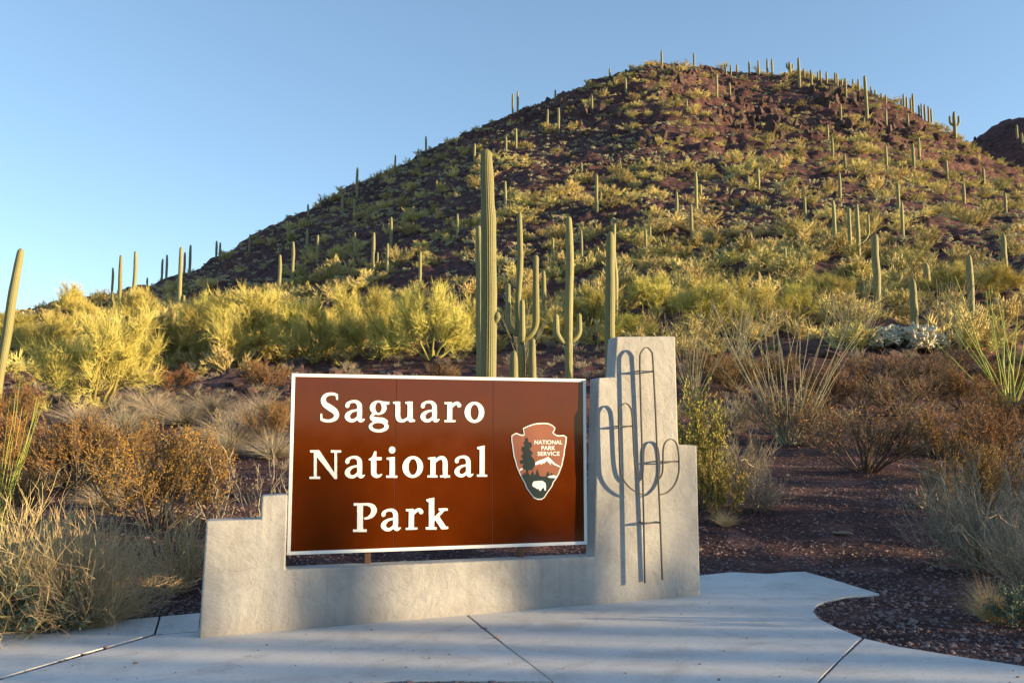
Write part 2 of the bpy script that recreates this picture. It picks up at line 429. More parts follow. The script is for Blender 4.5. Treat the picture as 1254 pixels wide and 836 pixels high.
# ------------------------------------------------------------------ mesh collector for plants and tubes
class MB:
    def __init__(s): s.V, s.T, s.C, s.n = [], [], [], 0
    def add(s, V, T, c):
        V = V.reshape(-1, 3); s.V.append(V); s.T.append(T.reshape(-1, 3) + s.n)
        s.C.append(np.broadcast_to(np.asarray(c, float).ravel() if np.ndim(c) else np.full(len(V), c), (len(V),))); s.n += len(V)
    def tubes(s, P, r0, r1, sides=3, tint=0.5, tip=False):
        """P (N,S+1,3) polylines; radius from r0 to r1"""
        N, S1, _ = P.shape
        Tn = np.gradient(P, axis=1); Tn = norm(Tn)
        ref = np.where(np.abs(Tn[:, :1, 2:3]) > 0.9, np.array([1., 0, 0]), np.array([0, 0, 1.]))
        U = norm(np.cross(Tn, np.broadcast_to(ref, Tn.shape))); W = np.cross(Tn, U)
        t = np.linspace(0, 1, S1)[None, :, None]
        r0 = np.broadcast_to(np.asarray(r0, float).reshape(-1, 1, 1), (N, 1, 1)); r1 = np.broadcast_to(np.asarray(r1, float).reshape(-1, 1, 1), (N, 1, 1))
        R = (r0 * (1 - t) + r1 * t)[..., None]
        an = np.arange(sides) * 2 * math.pi / sides
        ring = P[:, :, None] + R * (np.cos(an)[None, None, :, None] * U[:, :, None] + np.sin(an)[None, None, :, None] * W[:, :, None])
        nS = S1
        if tip: ring = ring[:, :-1]; nS = S1 - 1
        base = (np.arange(N) * nS * sides)[:, None, None, None]
        i = np.arange(nS - 1)[None, :, None, None]; k = np.arange(sides)[None, None, :, None]; k2 = (k + 1) % sides
        A = base + i * sides + k; B = base + i * sides + k2; C = A + sides; D = B + sides
        tri = np.concatenate([np.stack([A, B, D], -1), np.stack([A, D, C], -1)], 3) if nS > 1 else np.zeros((0, 3), int)
        tn = np.broadcast_to(np.asarray(tint, float).reshape(-1, 1, 1), (N, nS, sides)) if np.ndim(tint) else np.full((N, nS, sides), tint)
        if tip:
            Vt = ring.reshape(-1, 3); nb = len(Vt)
            Vall = np.concatenate([Vt, P[:, -1]]); 
            b2 = (np.arange(N) * nS * sides + (nS - 1) * sides)[:, None]; kk = np.arange(sides)[None]
            tt = np.stack([b2 + kk, b2 + (kk + 1) % sides, np.broadcast_to((nb + np.arange(N))[:, None], (N, sides))], -1)
            Tall = np.concatenate([tri.reshape(-1, 3), tt.reshape(-1, 3)])
            s.add(Vall, Tall, np.concatenate([tn.reshape(-1), tn[:, 0, 0]]))
        else:
            s.add(ring, tri, tn.reshape(-1))
    def leaves(s, P, D, L, W, tint):
        N = len(P); side = norm(np.cross(D, RG.normal(size=(N, 3))))
        L = np.broadcast_to(np.asarray(L, float).reshape(-1, 1), (N, 1)); W = np.broadcast_to(np.asarray(W, float).reshape(-1, 1), (N, 1))
        Vv = np.stack([P, P + D * L * .5 + side * W * .5, P + D * L, P + D * L * .5 - side * W * .5], 1)
        b = (np.arange(N) * 4)[:, None]
        T = np.concatenate([b + np.array([[0, 1, 2]]), b + np.array([[0, 2, 3]])])
        s.add(Vv, T, np.repeat(np.broadcast_to(tint, (N,)), 4))
    def mesh(s, name, smooth=False):
        return make_mesh(name, np.concatenate(s.V), np.concatenate(s.T), np.concatenate(s.C), smooth)

RG = np.random.default_rng(11)
def grow(P0, D0, L, S, up=0.0, wig=0.2):
    N = len(P0); d = norm(D0); P = [P0]; L = np.broadcast_to(np.asarray(L, float).reshape(-1, 1), (N, 1))
    for k in range(S):
        d = norm(d + np.array([0, 0, up / S]) + RG.normal(size=(N, 3)) * wig / math.sqrt(S))
        P.append(P[-1] + d * L / S)
    return np.stack(P, 1)
def spawn(P, n, t0, t1, spread, upb=0.0):
    N, S1, _ = P.shape; S = S1 - 1
    t = (t0 + (t1 - t0) * (np.arange(n)[None] + RG.random((N, n))) / n) * S
    i = np.minimum(t.astype(int), S - 1); f = (t - i)[..., None]; ix = np.arange(N)[:, None]
    p = P[ix, i] * (1 - f) + P[ix, i + 1] * f; tg = norm(P[ix, i + 1] - P[ix, i])
    d = norm(tg + RG.normal(size=tg.shape) * spread + np.array([0, 0, upb]))
    return p.reshape(-1, 3), d.reshape(-1, 3), t.reshape(-1) / S
def fan(n, lo, hi, jit=0.15):
    """n directions leaving the ground, lo..hi degrees from vertical"""
    a = (np.arange(n) + RG.random(n) * .8) * 2 * math.pi * 0.618; e = np.radians(lo + (hi - lo) * np.sqrt(RG.random(n)))
    return np.stack([np.sin(e) * np.cos(a), np.sin(e) * np.sin(a), np.cos(e)], 1)
def base_pts(n, r): 
    a = RG.random(n) * 6.283; q = r * np.sqrt(RG.random(n))
    return np.stack([q * np.cos(a), q * np.sin(a), np.full(n, -0.05)], 1)

# every plant mesh is built about 1 m tall (its own unit) and scaled per plant
def palo_verde_meshes(seed, dens=1.0):
    """foot at the origin, about 1 unit tall and 1.3 wide; returns (trunk, crown)"""
    global RG; RG = np.random.default_rng(seed)
    tr, cr = MB(), MB()
    n1 = 6 + seed % 3
    P1 = grow(base_pts(n1, 0.03), fan(n1, 8, 62), 0.45 + 0.32 * RG.random(n1), 6, 0.3, 0.38)
    tr.tubes(P1, 0.019, 0.006, 6, 0.3)
    tr.tubes(np.array([[[0, 0, -0.06], [0.004, 0, 0.05], [0.0, 0.003, 0.12]]]), 0.04, 0.028, 8, 0.2)
    p, d, t = spawn(P1, 9, 0.42, 1.0, 0.6, 0.25)
    P2 = grow(p, d, 0.34 * (1.1 - 0.45 * t) * (0.5 + 0.9 * RG.random(len(p))), 4, 0.25, 0.4)
    tr.tubes(P2, 0.0062, 0.003, 4, 0.6)
    p, d, t = spawn(P2, int(8 * dens), 0.25, 1.0, 0.65, 0.2)
    P3 = grow(p, d, 0.20 * (1.1 - 0.4 * t) * (0.6 + 0.7 * RG.random(len(p))), 3, 0.35, 0.2)
    cr.tubes(P3, 0.0024, 0.0014, 3, RG.random(len(p)) * .5)
    p, d, t = spawn(P3, int(22 * dens), 0.05, 1.0, 0.7, 0.25)
    P4 = grow(p, d, 0.11 * (0.5 + 0.9 * RG.random(len(p))), 1, 0.2, 0.1)
    cr.tubes(P4, 0.0019, 0, 3, RG.random(len(p)), tip=True)
    return tr.mesh('palo_verde_trunk', True), cr.mesh('palo_verde_crown')
def bush_mesh(seed, n1=9, n2=7, n3=10, tw=0.011, spread=0.6, flat=1.0, name='hill_bush'):
    """rounded twiggy bush, foot at origin, about 1 tall"""
    global RG; RG = np.random.default_rng(seed); m = MB()
    P1 = grow(base_pts(n1, 0.06), fan(n1, 5, 70), 0.55 + 0.15 * RG.random(n1), 3, 0.25, 0.25); m.tubes(P1, 0.018, 0.008, 3, 0.05)
    p, d, t = spawn(P1, n2, 0.3, 1.0, spread, 0.3)
    P2 = grow(p, d, 0.30 * (0.6 + 0.6 * RG.random(len(p))), 2, 0.2, 0.25); m.tubes(P2, 0.009, 0.005, 3, 0.3)
    p, d, t = spawn(P2, n3, 0.1, 1.0, 0.6, 0.3)
    P3 = grow(p, d, 0.16 * (0.5 + RG.random(len(p))), 1, 0.2, 0.1); m.tubes(P3, tw, 0, 3, RG.random(len(p)), tip=True)
    me = m.mesh(name); 
    return me
def leafy_meshes(seed, n1=16, n2=8, n3=7, nl=6, lo=8, hi=55, leaf=(0.030, 0.018), straight=0.15, tmin=0.35):
    """many stems from one root, twigs, small leaves toward the ends; returns (stems, leaves)"""
    global RG; RG = np.random.default_rng(seed); a, b = MB(), MB()
    P1 = grow(base_pts(n1, 0.05), fan(n1, lo, hi), 0.62 + 0.25 * RG.random(n1), 5, 0.2, straight); a.tubes(P1, 0.011, 0.005, 4, 0.2)
    p, d, t = spawn(P1, n2, tmin, 1.0, 0.45, 0.25)
    P2 = grow(p, d, 0.28 * (0.6 + 0.6 * RG.random(len(p))), 3, 0.2, 0.25); a.tubes(P2, 0.005, 0.003, 3, 0.5)
    p, d, t = spawn(P2, n3, 0.2, 1.0, 0.6, 0.25)
    P3 = grow(p, d, 0.12 * (0.5 + RG.random(len(p))), 2, 0.1, 0.25); a.tubes(P3, 0.0028, 0.0015, 3, 0.8)
    p, d, t = spawn(P3, nl, 0.1, 1.05, 0.9)
    b.leaves(p, d, leaf[0] * (0.6 + 0.8 * RG.random(len(p))), leaf[1] * (0.7 + 0.6 * RG.random(len(p))), RG.random(len(p)))
    return a.mesh('shrub_stems'), b.mesh('shrub_leaves')
def twig_mesh(seed, n1=40, n2=6, n3=5, lo=5, hi=65, wig=0.25, th=0.006, up=0.2):
    global RG; RG = np.random.default_rng(seed); m = MB()
    P1 = grow(base_pts(n1, 0.10), fan(n1, lo, hi), 0.6 + 0.35 * RG.random(n1), 4, up, wig); m.tubes(P1, th, th * .5, 3, RG.random(n1) * .5)
    p, d, t = spawn(P1, n2, 0.25, 1.0, 0.5, 0.15)
    P2 = grow(p, d, 0.25 * (0.5 + 0.8 * RG.random(len(p))), 2, 0.15, 0.25); m.tubes(P2, th * .55, th * .35, 3, RG.random(len(p)))
    if n3:
        p, d, t = spawn(P2, n3, 0.1, 1.0, 0.6, 0.2)
        P3 = grow(p, d, 0.11 * (0.5 + RG.random(len(p))), 1, 0.2, 0.1); m.tubes(P3, th * .45, 0, 3, RG.random(len(p)), tip=True)
    return m.mesh('dry_twigs')
def grass_mesh(seed, n=700, r=0.16, lo=2, hi=48, th=0.0045, droop=-0.8, wig=0.12):
    global RG; RG = np.random.default_rng(seed); m = MB()
    P = grow(base_pts(n, r), fan(n, lo, hi), 0.45 + 0.7 * RG.random(n), 4, droop, wig)
    m.tubes(P, th, 0, 3, RG.random(n), tip=True)
    return m.mesh('grass_blades')
def ocotillo_mesh(seed, n=26, lo=4, hi=34, th=0.007, wig=0.10, up=0.1):
    global RG; RG = np.random.default_rng(seed); m = MB()
    P = grow(base_pts(n, 0.04), fan(n, lo, hi), 0.75 + 0.35 * RG.random(n), 9, up, wig)
    m.tubes(P, th * (.6 + .5 * RG.random(n)), th * .35, 5, RG.random(n))
    p, d, t = spawn(P, 26, 0.05, 1.0, 1.2)
    m.tubes(grow(p, d, 0.014, 1), 0.0022, 0, 3, RG.random(len(p)), tip=True)
    return m.mesh('ocotillo_wands', True)
def sausage(m, P0, D, L, r, tint, sides=6):
    """short rounded joints"""
    t = np.array([0, .12, .35, .7, .92, 1.0]); k = np.array([.35, .8, 1, .95, .6, .1])
    N = len(P0); P = P0[:, None] + D[:, None] * (L.reshape(-1, 1, 1) * t[None, :, None])
    ref = np.where(np.abs(D[:, 2:3]) > .9, np.array([[1., 0, 0]]), np.array([[0, 0, 1.]])); U = norm(np.cross(D, ref)); W = np.cross(D, U)
    an = np.arange(sides) * 2 * math.pi / sides
    ring = P[:, :, None] + (r.reshape(-1, 1, 1, 1) * k[None, :, None, None]) * (np.cos(an)[None, None, :, None] * U[:, None, None] + np.sin(an)[None, None, :, None] * W[:, None, None])
    S1 = len(t); base = (np.arange(N) * S1 * sides)[:, None, None, None]; i = np.arange(S1 - 1)[None, :, None, None]; q = np.arange(sides)[None, None, :, None]; q2 = (q + 1) % sides
    A = base + i * sides + q; B = base + i * sides + q2; C = A + sides; Dd = B + sides
    m.add(ring, np.concatenate([np.stack([A, B, Dd], -1), np.stack([A, Dd, C], -1)], 3), np.repeat(tint, S1 * sides))
def cholla_meshes(seed, n0=7, gens=3, spines=6, sides=6, joined=False):
    global RG; RG = np.random.default_rng(seed); a, m = MB(), MB()
    if joined: a = m
    P1 = grow(base_pts(n0, 0.08), fan(n0, 8, 60), 0.38, 3, 0.3, 0.2); a.tubes(P1, 0.045, 0.034, 6, 0.3)
    p = P1[:, -1]; d = norm(P1[:, -1] - P1[:, -2]); L, r = 0.17, 0.036
    p2, d2, _ = spawn(P1, 3, 0.5, 0.98, 0.6, 0.4); p = np.concatenate([p, p2]); d = np.concatenate([d, d2])
    for g in range(gens):
        N = len(p); LL = L * (0.7 + 0.6 * RG.random(N)); sausage(m, p, d, LL, np.full(N, r), 0.25 + 0.25 * g * np.ones(N) , sides)
        if spines:
            q = np.repeat(p, spines, 0) + np.repeat(d * LL[:, None], spines, 0) * RG.random((N * spines, 1)) * 1.02
            s = norm(RG.normal(size=(N * spines, 3)) + np.repeat(d, spines, 0) * .3)
            m.tubes(np.stack([q, q + s * (r + 0.028)], 1), 0.0045, 0, 3, np.full(N * spines, 1.0), tip=True)
        c = 3 if g < gens - 1 else 0
        if c:
            e = p + d * LL[:, None] * 0.93; p = np.repeat(e, c, 0); d = norm(np.repeat(d, c, 0) + RG.normal(size=(N * c, 3)) * 0.65 + np.array([0, 0, .35]))
            L *= 0.85; r *= 0.92
    return a.mesh('cholla_trunk', True), m.mesh('cholla_joints', True)

# ------------------------------------------------------------------ saguaros
def ribbed(path, rad, ribs=18, name='saguaro_stem', dome=True, per=2, foot=True, seed=0):
    """ribbed column along a path (S,3) with radii (S)"""
    g = np.random.default_rng(seed); path = np.asarray(path, float); rad = np.asarray(rad, float)
    if dome:
        d = norm(path[-1] - path[-2]); e = path[-1]; R = rad[-1]
        ang = np.radians([22, 45, 65, 80]); path = np.concatenate([path, e + d * R * np.sin(ang)[:, None] * 1.35]); rad = np.concatenate([rad, R * np.cos(ang)])
    T = norm(np.gradient(path, axis=0)); ref = np.array([0.31, 0.95, 0.05]); U = norm(np.cross(T, ref)); W = np.cross(T, U)
    n = ribs * per; k = np.arange(n); an = k * 2 * math.pi / n
    crest = 0.5 + 0.5 * np.cos(2 * math.pi * k / per)
    wob = 1 + 0.03 * g.normal(size=len(rad)); rr = rad * wob
    prof = (0.92 + 0.08 * crest)[None]
    ring = path[:, None] + (rr[:, None] * prof)[..., None] * (np.cos(an)[None, :, None] * U[:, None] + np.sin(an)[None, :, None] * W[:, None])
    S = len(path); V = ring.reshape(-1, 3); i = np.arange(S - 1)[:, None]; q = k[None]; q2 = (q + 1) % n
    A = i * n + q; B = i * n + q2; C = A + n; D = B + n
    T3 = np.concatenate([np.stack([A, B, D], -1), np.stack([A, D, C], -1)], 0).reshape(-1, 3)
    V = np.concatenate([V, path[-1:] + T[-1] * 0.004]); kk = np.arange(n); b = (S - 1) * n
    T3 = np.concatenate([T3, np.stack([b + kk, b + (kk + 1) % n, np.full(n, len(V) - 1)], -1)])
    tint = np.concatenate([np.tile(crest, S), [1.0]])
    return make_mesh(name, V, T3, tint, True)
def stem_path(h, r, lean=(0, 0), segs=14, wav=0.02, seed=0, neck=0.72):
    g = np.random.default_rng(seed); t = np.linspace(0, 1, segs)
    x = lean[0] * t + wav * h * np.interp(t, np.linspace(0, 1, 5), np.concatenate([[0], g.normal(size=4)])) * .25
    y = lean[1] * t + wav * h * np.interp(t, np.linspace(0, 1, 5), np.concatenate([[0], g.normal(size=4)])) * .25
    z = -0.15 + t * (h - r * 0.75 + 0.15)
    rad = r * np.interp(t, [0, .12, .45, .8, .93, 1], [neck, max(neck, .9), 1.0, .93, .84, .70]) 
    return np.stack([x, y, z], 1), rad
def arm_path(x0, z0, out, rise, az, r, droop=0.0):
    """leaves the stem at height z0, swings out and turns up"""
    t = np.linspace(0, 1, 9); a = t * math.pi / 2
    hx = x0 + out * np.sin(a); zz = z0 + out * 1.35 * (1 - np.cos(a)) ** 0.8 - droop * np.sin(a * 2)
    up = np.linspace(0.15, 1, 6) * rise
    hx = np.concatenate([hx, np.full(6, hx[-1])]); zz = np.concatenate([zz, zz[-1] + up])
    rad = r * np.interp(np.arange(15), [0, 3, 8, 14], [0.7, 0.9, 1.0, 0.85])
    return np.stack([hx * math.cos(az), hx * math.sin(az), zz], 1), rad
_nsag = [0]
def saguaro(loc, h, r, label, group=None, arms=(), ribs=18, per=2, lean=(0, 0), cat='saguaro cactus', neck=0.72, segs=14, extra_stems=()):
    _nsag[0] += 1; sd = _nsag[0]
    P, R = stem_path(h, r, lean, segs, 0.02 if h > 1 else 0.0, sd, neck)
    stem = ribbed(P, R, ribs, 'saguaro_stem', per=per, seed=sd)
    if not arms and not extra_stems:
        o = obj('saguaro', stem, M['saguaro']); o.location = loc; o.rotation_euler = (0, 0, 0)
    else:
        o = empty('saguaro', loc); obj('stem', stem, M['saguaro'], o)
        for q, (z0, out, rise, az, ar) in enumerate(arms):
            sx = np.interp(z0, P[:, 2], P[:, 0]), np.interp(z0, P[:, 2], P[:, 1])
            A, AR = arm_path(r * 0.55, z0, out, rise, az, ar); A[:, 0] += sx[0]; A[:, 1] += sx[1]
            obj('arm', ribbed(A, AR, max(8, ribs - 6), 'saguaro_arm', per=per, seed=sd * 7 + q), M['saguaro'], o)
        for q, (dx, dy, hh, rr, ln) in enumerate(extra_stems):
            E, ER = stem_path(hh, rr, ln, segs, 0.015, sd * 3 + q, neck); E[:, 0] += dx; E[:, 1] += dy
            obj('stem', ribbed(E, ER, ribs, 'saguaro_stem', per=per, seed=sd * 5 + q), M['saguaro'], o)
    return tag(o, label, cat, group)
def at_px(px, base, top, depth=None):
    """foot point on the ground and height for something seen between two rows of a column"""
    p = hit(px, base) if depth is None else None
    if p is None:
        u = ray(px, base)[0]; p = np.array([u * depth, depth, float(gz(u * depth, depth))])
    return p, p[1] * ray(px, top)[1] - p[2]

# ------------------------------------------------------------------ the stucco wall, the sign and the steel cactus
WA = math.radians(16.2)                                  # the wall runs to the right and away
AX = np.array([math.cos(WA), math.sin(WA), 0]); NF = np.array([math.sin(WA), -math.cos(WA), 0])   # along / toward the road
S0 = np.array([-0.249 * 7.3, 7.3, 0.0])                  # upper left corner of the sign panel, at eye height
def on_wall(px, py, off=0.0):
    """local (along, up) of a photograph pixel on the plane lying off metres in front of the sign"""
    ux, uz = ray(px, py); o = S0 + NF * off
    Y = (o @ NF) / (ux * NF[0] + NF[1])
    return float((np.array([ux * Y, Y, 0]) - o) @ AX), float(uz * Y)
def wall_empty(name):
    return empty(name, (S0[0], S0[1], 0.0), WA)
def prism(outline, y0, y1):
    """closed outline (x, z) extruded along local y; returns verts and polygons"""
    n = len(outline); V = [(x, y0, z) for x, z in outline] + [(x, y1, z) for x, z in outline]
    ar = sum(outline[i][0] * outline[(i + 1) % n][1] - outline[(i + 1) % n][0] * outline[i][1] for i in range(n))
    f = list(range(n)); 
    if ar < 0: f = f[::-1]
    F_ = [f, [i + n for i in f[::-1]]]
    for i in range(n):
        a, b = f[i], f[(i + 1) % n]; F_.append([b, a, a + n, b + n])
    return V, F_
def poly_mesh(name, V, Fs, bev=0.0, seg=2):
    me = bpy.data.meshes.new(name); me.from_pydata([tuple(v) for v in V], [], Fs)
    import bmesh
    bm = bmesh.new(); bm.from_mesh(me)
    bmesh.ops.recalc_face_normals(bm, faces=bm.faces)
    if bev: bmesh.ops.bevel(bm, geom=[e for e in bm.edges if e.calc_face_angle(0) > 0.3], offset=bev, segments=seg, profile=0.5, affect='EDGES', clamp_overlap=True)
    bm.to_mesh(me); bm.free()
    return me
FRONT = 0.09; BACK = -0.12
pts = [(245, 770), (252.5, 637.5), (319, 635.5), (320.5, 607), (352.5, 605), (349.5, 697), (727.5, 681), (732.5, 462.5), (752, 461.5), (755, 412),
       (827, 411.5), (831, 544), (853.5, 545), (857, 721)]
ol = [on_wall(px, py, FRONT) for px, py in pts]
ol[0] = (ol[0][0] - 0.008, ol[0][1] - 0.12); ol[-1] = (ol[-1][0] + 0.006, ol[-1][1] - 0.12)
V, Fs = prism(ol, -FRONT, -BACK)
me = poly_mesh('stucco_wall', V, Fs, 0.016, 3)
wall = obj('stucco_wall', me, M['stucco']); wall.location = (S0[0], S0[1], 0); wall.rotation_euler = (0, 0, WA)
tag(wall, 'low stepped grey stucco wall that frames the brown park sign', 'wall')

# letters: strokes measured on the photograph, drawn on the sign plane, outlined and given thickness
class Glyph:
    def __init__(s, to): s.to = to; s.ops = []
    def pt(s, x, y): return on_wall(*s.to(x, y))
    def stroke(s, *p):
        q = np.array(p, float); t = np.arange(len(q)); tt = np.linspace(0, len(q) - 1, 60 * len(q))
        def cr(c):       # Catmull-Rom
            c = np.concatenate([[2 * c[0] - c[1]], c, [2 * c[-1] - c[-2]]]); i = np.minimum(tt.astype(int), len(q) - 2); f = tt - i
            a, b, d, e = c[i], c[i + 1], c[i + 2], c[i + 3]
            return 0.5 * (2 * b + (d - a) * f + (2 * a - 5 * b + 4 * d - e) * f**2 + (3 * b - a - 3 * d + e) * f**3)
        X, Y, Wd = cr(q[:, 0]), cr(q[:, 1]), cr(q[:, 2])
        P = np.array([s.pt(x, y) for x, y in zip(X, Y)]); k = s.k(); s.ops.append(('+', 'disc', P, Wd * 0.5 * k)); return s
    def k(s):
        a, b = s.pt(0, 0), s.pt(0, 100); return (a[1] - b[1]) / 100
    def poly(s, *p): s.ops.append(('+', 'poly', np.array([s.pt(*q) for q in p]))); return s
    def rect(s, x0, y0, x1, y1): return s.poly((x0, y0), (x1, y0), (x1, y1), (x0, y1))
    def ell(s, cx, cy, rx, ry, sign='+'):
        a = np.linspace(0, 2 * math.pi, 64, endpoint=False); s.ops.append((sign, 'poly', np.array([s.pt(cx + rx * math.cos(t), cy + ry * math.sin(t)) for t in a]))); return s
def inside(poly, X, Z):
    c = np.zeros(X.shape, bool); n = len(poly)
    for i in range(n):
        x0, z0 = poly[i]; x1, z1 = poly[(i + 1) % n]
        if z0 == z1: continue
        m = (z0 > Z) != (z1 > Z); xi = (x1 - x0) * (Z - z0) / (z1 - z0) + x0
        c ^= m & (X < xi)
    return c
def raster(ops, step):
    allp = np.concatenate([o[2] for o in ops]); lo = allp.min(0) - 0.03; hi = allp.max(0) + 0.03
    xs = np.arange(lo[0], hi[0], step); zs = np.arange(lo[1], hi[1], step); X, Z = np.meshgrid(xs, zs, indexing='ij'); A = np.zeros(X.shape, bool)
    for o in ops:
        if o[1] == 'poly': B = inside(o[2], X, Z)
        else:
            B = np.zeros(X.shape, bool)
            for (x, z), r in zip(o[2], o[3]):
                i0, i1 = np.searchsorted(xs, [x - r, x + r]); j0, j1 = np.searchsorted(zs, [z - r, z + r])
                B[i0:i1, j0:j1] |= (X[i0:i1, j0:j1] - x) ** 2 + (Z[i0:i1, j0:j1] - z) ** 2 <= r * r
        A = (A | B) if o[0] == '+' else (A & ~B) if o[0] == '-' else (A & B)
    return xs, zs, A
def blur(A, n=2):
    A = A.astype(float)
    for _ in range(n):
        for ax in (0, 1): A = (np.roll(A, 1, ax) + 2 * A + np.roll(A, -1, ax)) / 4
    return A
def contours(xs, zs, A, tol):
    """marching squares at 0.5 -> simplified closed loops"""
    nx, nz = A.shape; B = A > 0.5; seg = {}
    def ex(i, j): t = (0.5 - A[i, j]) / (A[i + 1, j] - A[i, j]); return ('x', i, j), (xs[i] + t * (xs[i + 1] - xs[i]), zs[j])
    def ez(i, j): t = (0.5 - A[i, j]) / (A[i, j + 1] - A[i, j]); return ('z', i, j), (xs[i], zs[j] + t * (zs[j + 1] - zs[j]))
    code = B[:-1, :-1] * 1 + B[1:, :-1] * 2 + B[1:, 1:] * 4 + B[:-1, 1:] * 8
    co = {}
    for i, j in np.argwhere((code > 0) & (code < 15)):
        c = code[i, j]; b = lambda: ex(i, j); t = lambda: ex(i, j + 1); l = lambda: ez(i, j); r = lambda: ez(i + 1, j)
        tab = {1: [(l, b)], 2: [(b, r)], 3: [(l, r)], 4: [(r, t)], 5: [(l, t), (r, b)], 6: [(b, t)], 7: [(l, t)], 8: [(t, l)], 9: [(t, b)], 10: [(b, l), (t, r)], 11: [(t, r)], 12: [(r, l)], 13: [(r, b)], 14: [(b, l)]}
        for p, q in tab[int(c)]:
            (kp, vp), (kq, vq) = p(), q(); co[kp] = vp; co[kq] = vq; seg[kp] = kq
    loops = []
    while seg:
        k0 = next(iter(seg)); k = k0; L = []
        while k in seg: L.append(co[k]); k = seg.pop(k)
        if len(L) > 8: loops.append(np.array(L))
    def rdp(P):
        if len(P) < 3: return P
        a, b = P[0], P[-1]; d = b - a; n = np.hypot(*d)
        e = np.abs(d[0] * (P[:, 1] - a[1]) - d[1] * (P[:, 0] - a[0])) / n if n > 1e-9 else np.hypot(*(P - a).T)
        i = int(np.argmax(e))
        if e[i] < tol: return np.array([a, b])
        return np.concatenate([rdp(P[:i + 1])[:-1], rdp(P[i:])])
    return [rdp(np.concatenate([L, L[:1]]))[:-1] for L in loops]
def flat_solid(name, loops, y, thick):
    """closed loops in local (x, z) -> filled solid, front face at local y, going back by thick"""
    cu = bpy.data.curves.new(name, 'CURVE'); cu.dimensions = '2D'; cu.fill_mode = 'BOTH'; cu.extrude = thick / 2
    for L in loops:
        sp = cu.splines.new('POLY'); sp.points.add(len(L) - 1); sp.use_cyclic_u = True
        sp.points.foreach_set('co', np.concatenate([L, np.zeros((len(L), 1)), np.ones((len(L), 1))], 1).ravel())
    o = bpy.data.objects.new(name, cu); me = bpy.data.meshes.new_from_object(o)
    bpy.data.objects.remove(o); bpy.data.curves.remove(cu)
    me.transform(Matrix.Translation((0, y + thick / 2, 0)) @ Matrix.Rotation(math.pi / 2, 4, 'X')); me.name = name
    return me
cA = lambda x, y: (380 + x / 10.45, 470 + y / 10.45); cB = lambda x, y: (480 + x / 10.45, 470 + y / 10.45)
cC = lambda x, y: (375 + x / 10.45, 535 + y / 10.45); cD = lambda x, y: (485 + x / 10.45, 535 + y / 10.45); cE = lambda x, y: (425 + x / 9.646, 600 + y / 9.646)
G = {}
G['S'] = Glyph(cA).stroke((342, 192, 26), (340, 165, 27), (338, 140, 28)).stroke((338, 140, 30), (300, 130, 36), (250, 128, 38), (195, 148, 48), (166, 200, 62), (186, 258, 70), (250, 303, 80), (312, 348, 74), (336, 398, 64), (312, 446, 52), (245, 472, 38), (180, 466, 38), (145, 452, 34)).stroke((141, 388, 24), (141, 420, 26), (143, 456, 30))
G['a'] = Glyph(cA).stroke((474, 278, 56), (480, 252, 44), (525, 226, 34), (585, 226, 42), (622, 258, 58), (630, 300, 64), (630, 380, 64), (630, 446, 62), (650, 468, 44), (676, 462, 26), (692, 450, 14)).stroke((608, 332, 26), (535, 348, 34), (486, 384, 56), (474, 424, 66), (508, 464, 46), (556, 466, 40), (604, 432, 34))
G['g'] = Glyph(cA).ell(868, 303, 108, 92).poly((915, 222), (1012, 228), (1010, 262), (950, 264)).ell(875, 545, 128, 73).stroke((815, 380, 36), (786, 408, 38), (790, 438, 54), (840, 456, 66), (920, 460, 62), (965, 482, 56)).ell(872, 303, 41, 68, '-').ell(870, 538, 79, 42, '-')
G['u'] = Glyph(cB).stroke((74, 255, 62), (74, 330, 62), (74, 400, 62), (86, 448, 60), (122, 472, 40), (162, 464, 36), (206, 434, 32)).rect(43, 224, 105, 300).rect(198, 224, 264, 470).poly((12, 229), (60, 223), (60, 257), (14, 253)).poly((168, 229), (230, 223), (230, 257), (170, 253)).poly((220, 435), (262, 440), (296, 462), (294, 482), (225, 489), (205, 460))
G['r'] = Glyph(cB).rect(706, 232, 770, 480).poly((668, 232), (762, 230), (740, 262), (672, 258)).rect(668, 462, 814, 487).stroke((762, 296, 26), (795, 258, 42), (838, 242, 36), (858, 272, 58))
G['o'] = Glyph(cB).ell(1054, 362, 126, 135).ell(1056, 362, 54, 99, '-')
G['N'] = Glyph(cC).rect(97, 180, 134, 520).rect(40, 503, 178, 534).rect(48, 166, 150, 196).poly((92, 167), (166, 166), (394, 505), (394, 534), (362, 534), (97, 205)).rect(360, 176, 394, 530).rect(314, 166, 446, 196)
G['t'] = Glyph(cC).poly((828, 268), (850, 235), (870, 181), (897, 180), (897, 460), (828, 460)).poly((797, 280), (840, 256), (966, 256), (962, 295), (800, 295)).stroke((862, 440, 66), (868, 474, 66), (905, 500, 44), (944, 490, 30), (964, 474, 14))
G['i'] = Glyph(cC).ell(1098, 164, 42, 45).rect(1066, 256, 1133, 510).poly((1025, 262), (1133, 251), (1133, 292), (1066, 292), (1030, 287)).rect(1022, 490, 1165, 519)
G['n'] = Glyph(cD).rect(438, 256, 504, 505).poly((403, 262), (500, 250), (500, 287), (410, 285)).rect(400, 487, 530, 515).stroke((500, 312, 30), (545, 272, 42), (596, 266, 52), (624, 306, 62), (627, 380, 64), (627, 490, 64)).rect(562, 487, 690, 515)
G['l'] = Glyph(cD).rect(1068, 118, 1132, 490).poly((1033, 128), (1132, 105), (1132, 160), (1068, 160), (1040, 153)).rect(1033, 478, 1165, 506)
G['P'] = Glyph(cE).rect(118, 155, 188, 475).rect(70, 460, 232, 491).rect(78, 150, 188, 182).stroke((160, 166, 30), (240, 166, 34), (296, 188, 56), (318, 236, 70), (296, 290, 56), (252, 322, 36), (212, 331, 26))
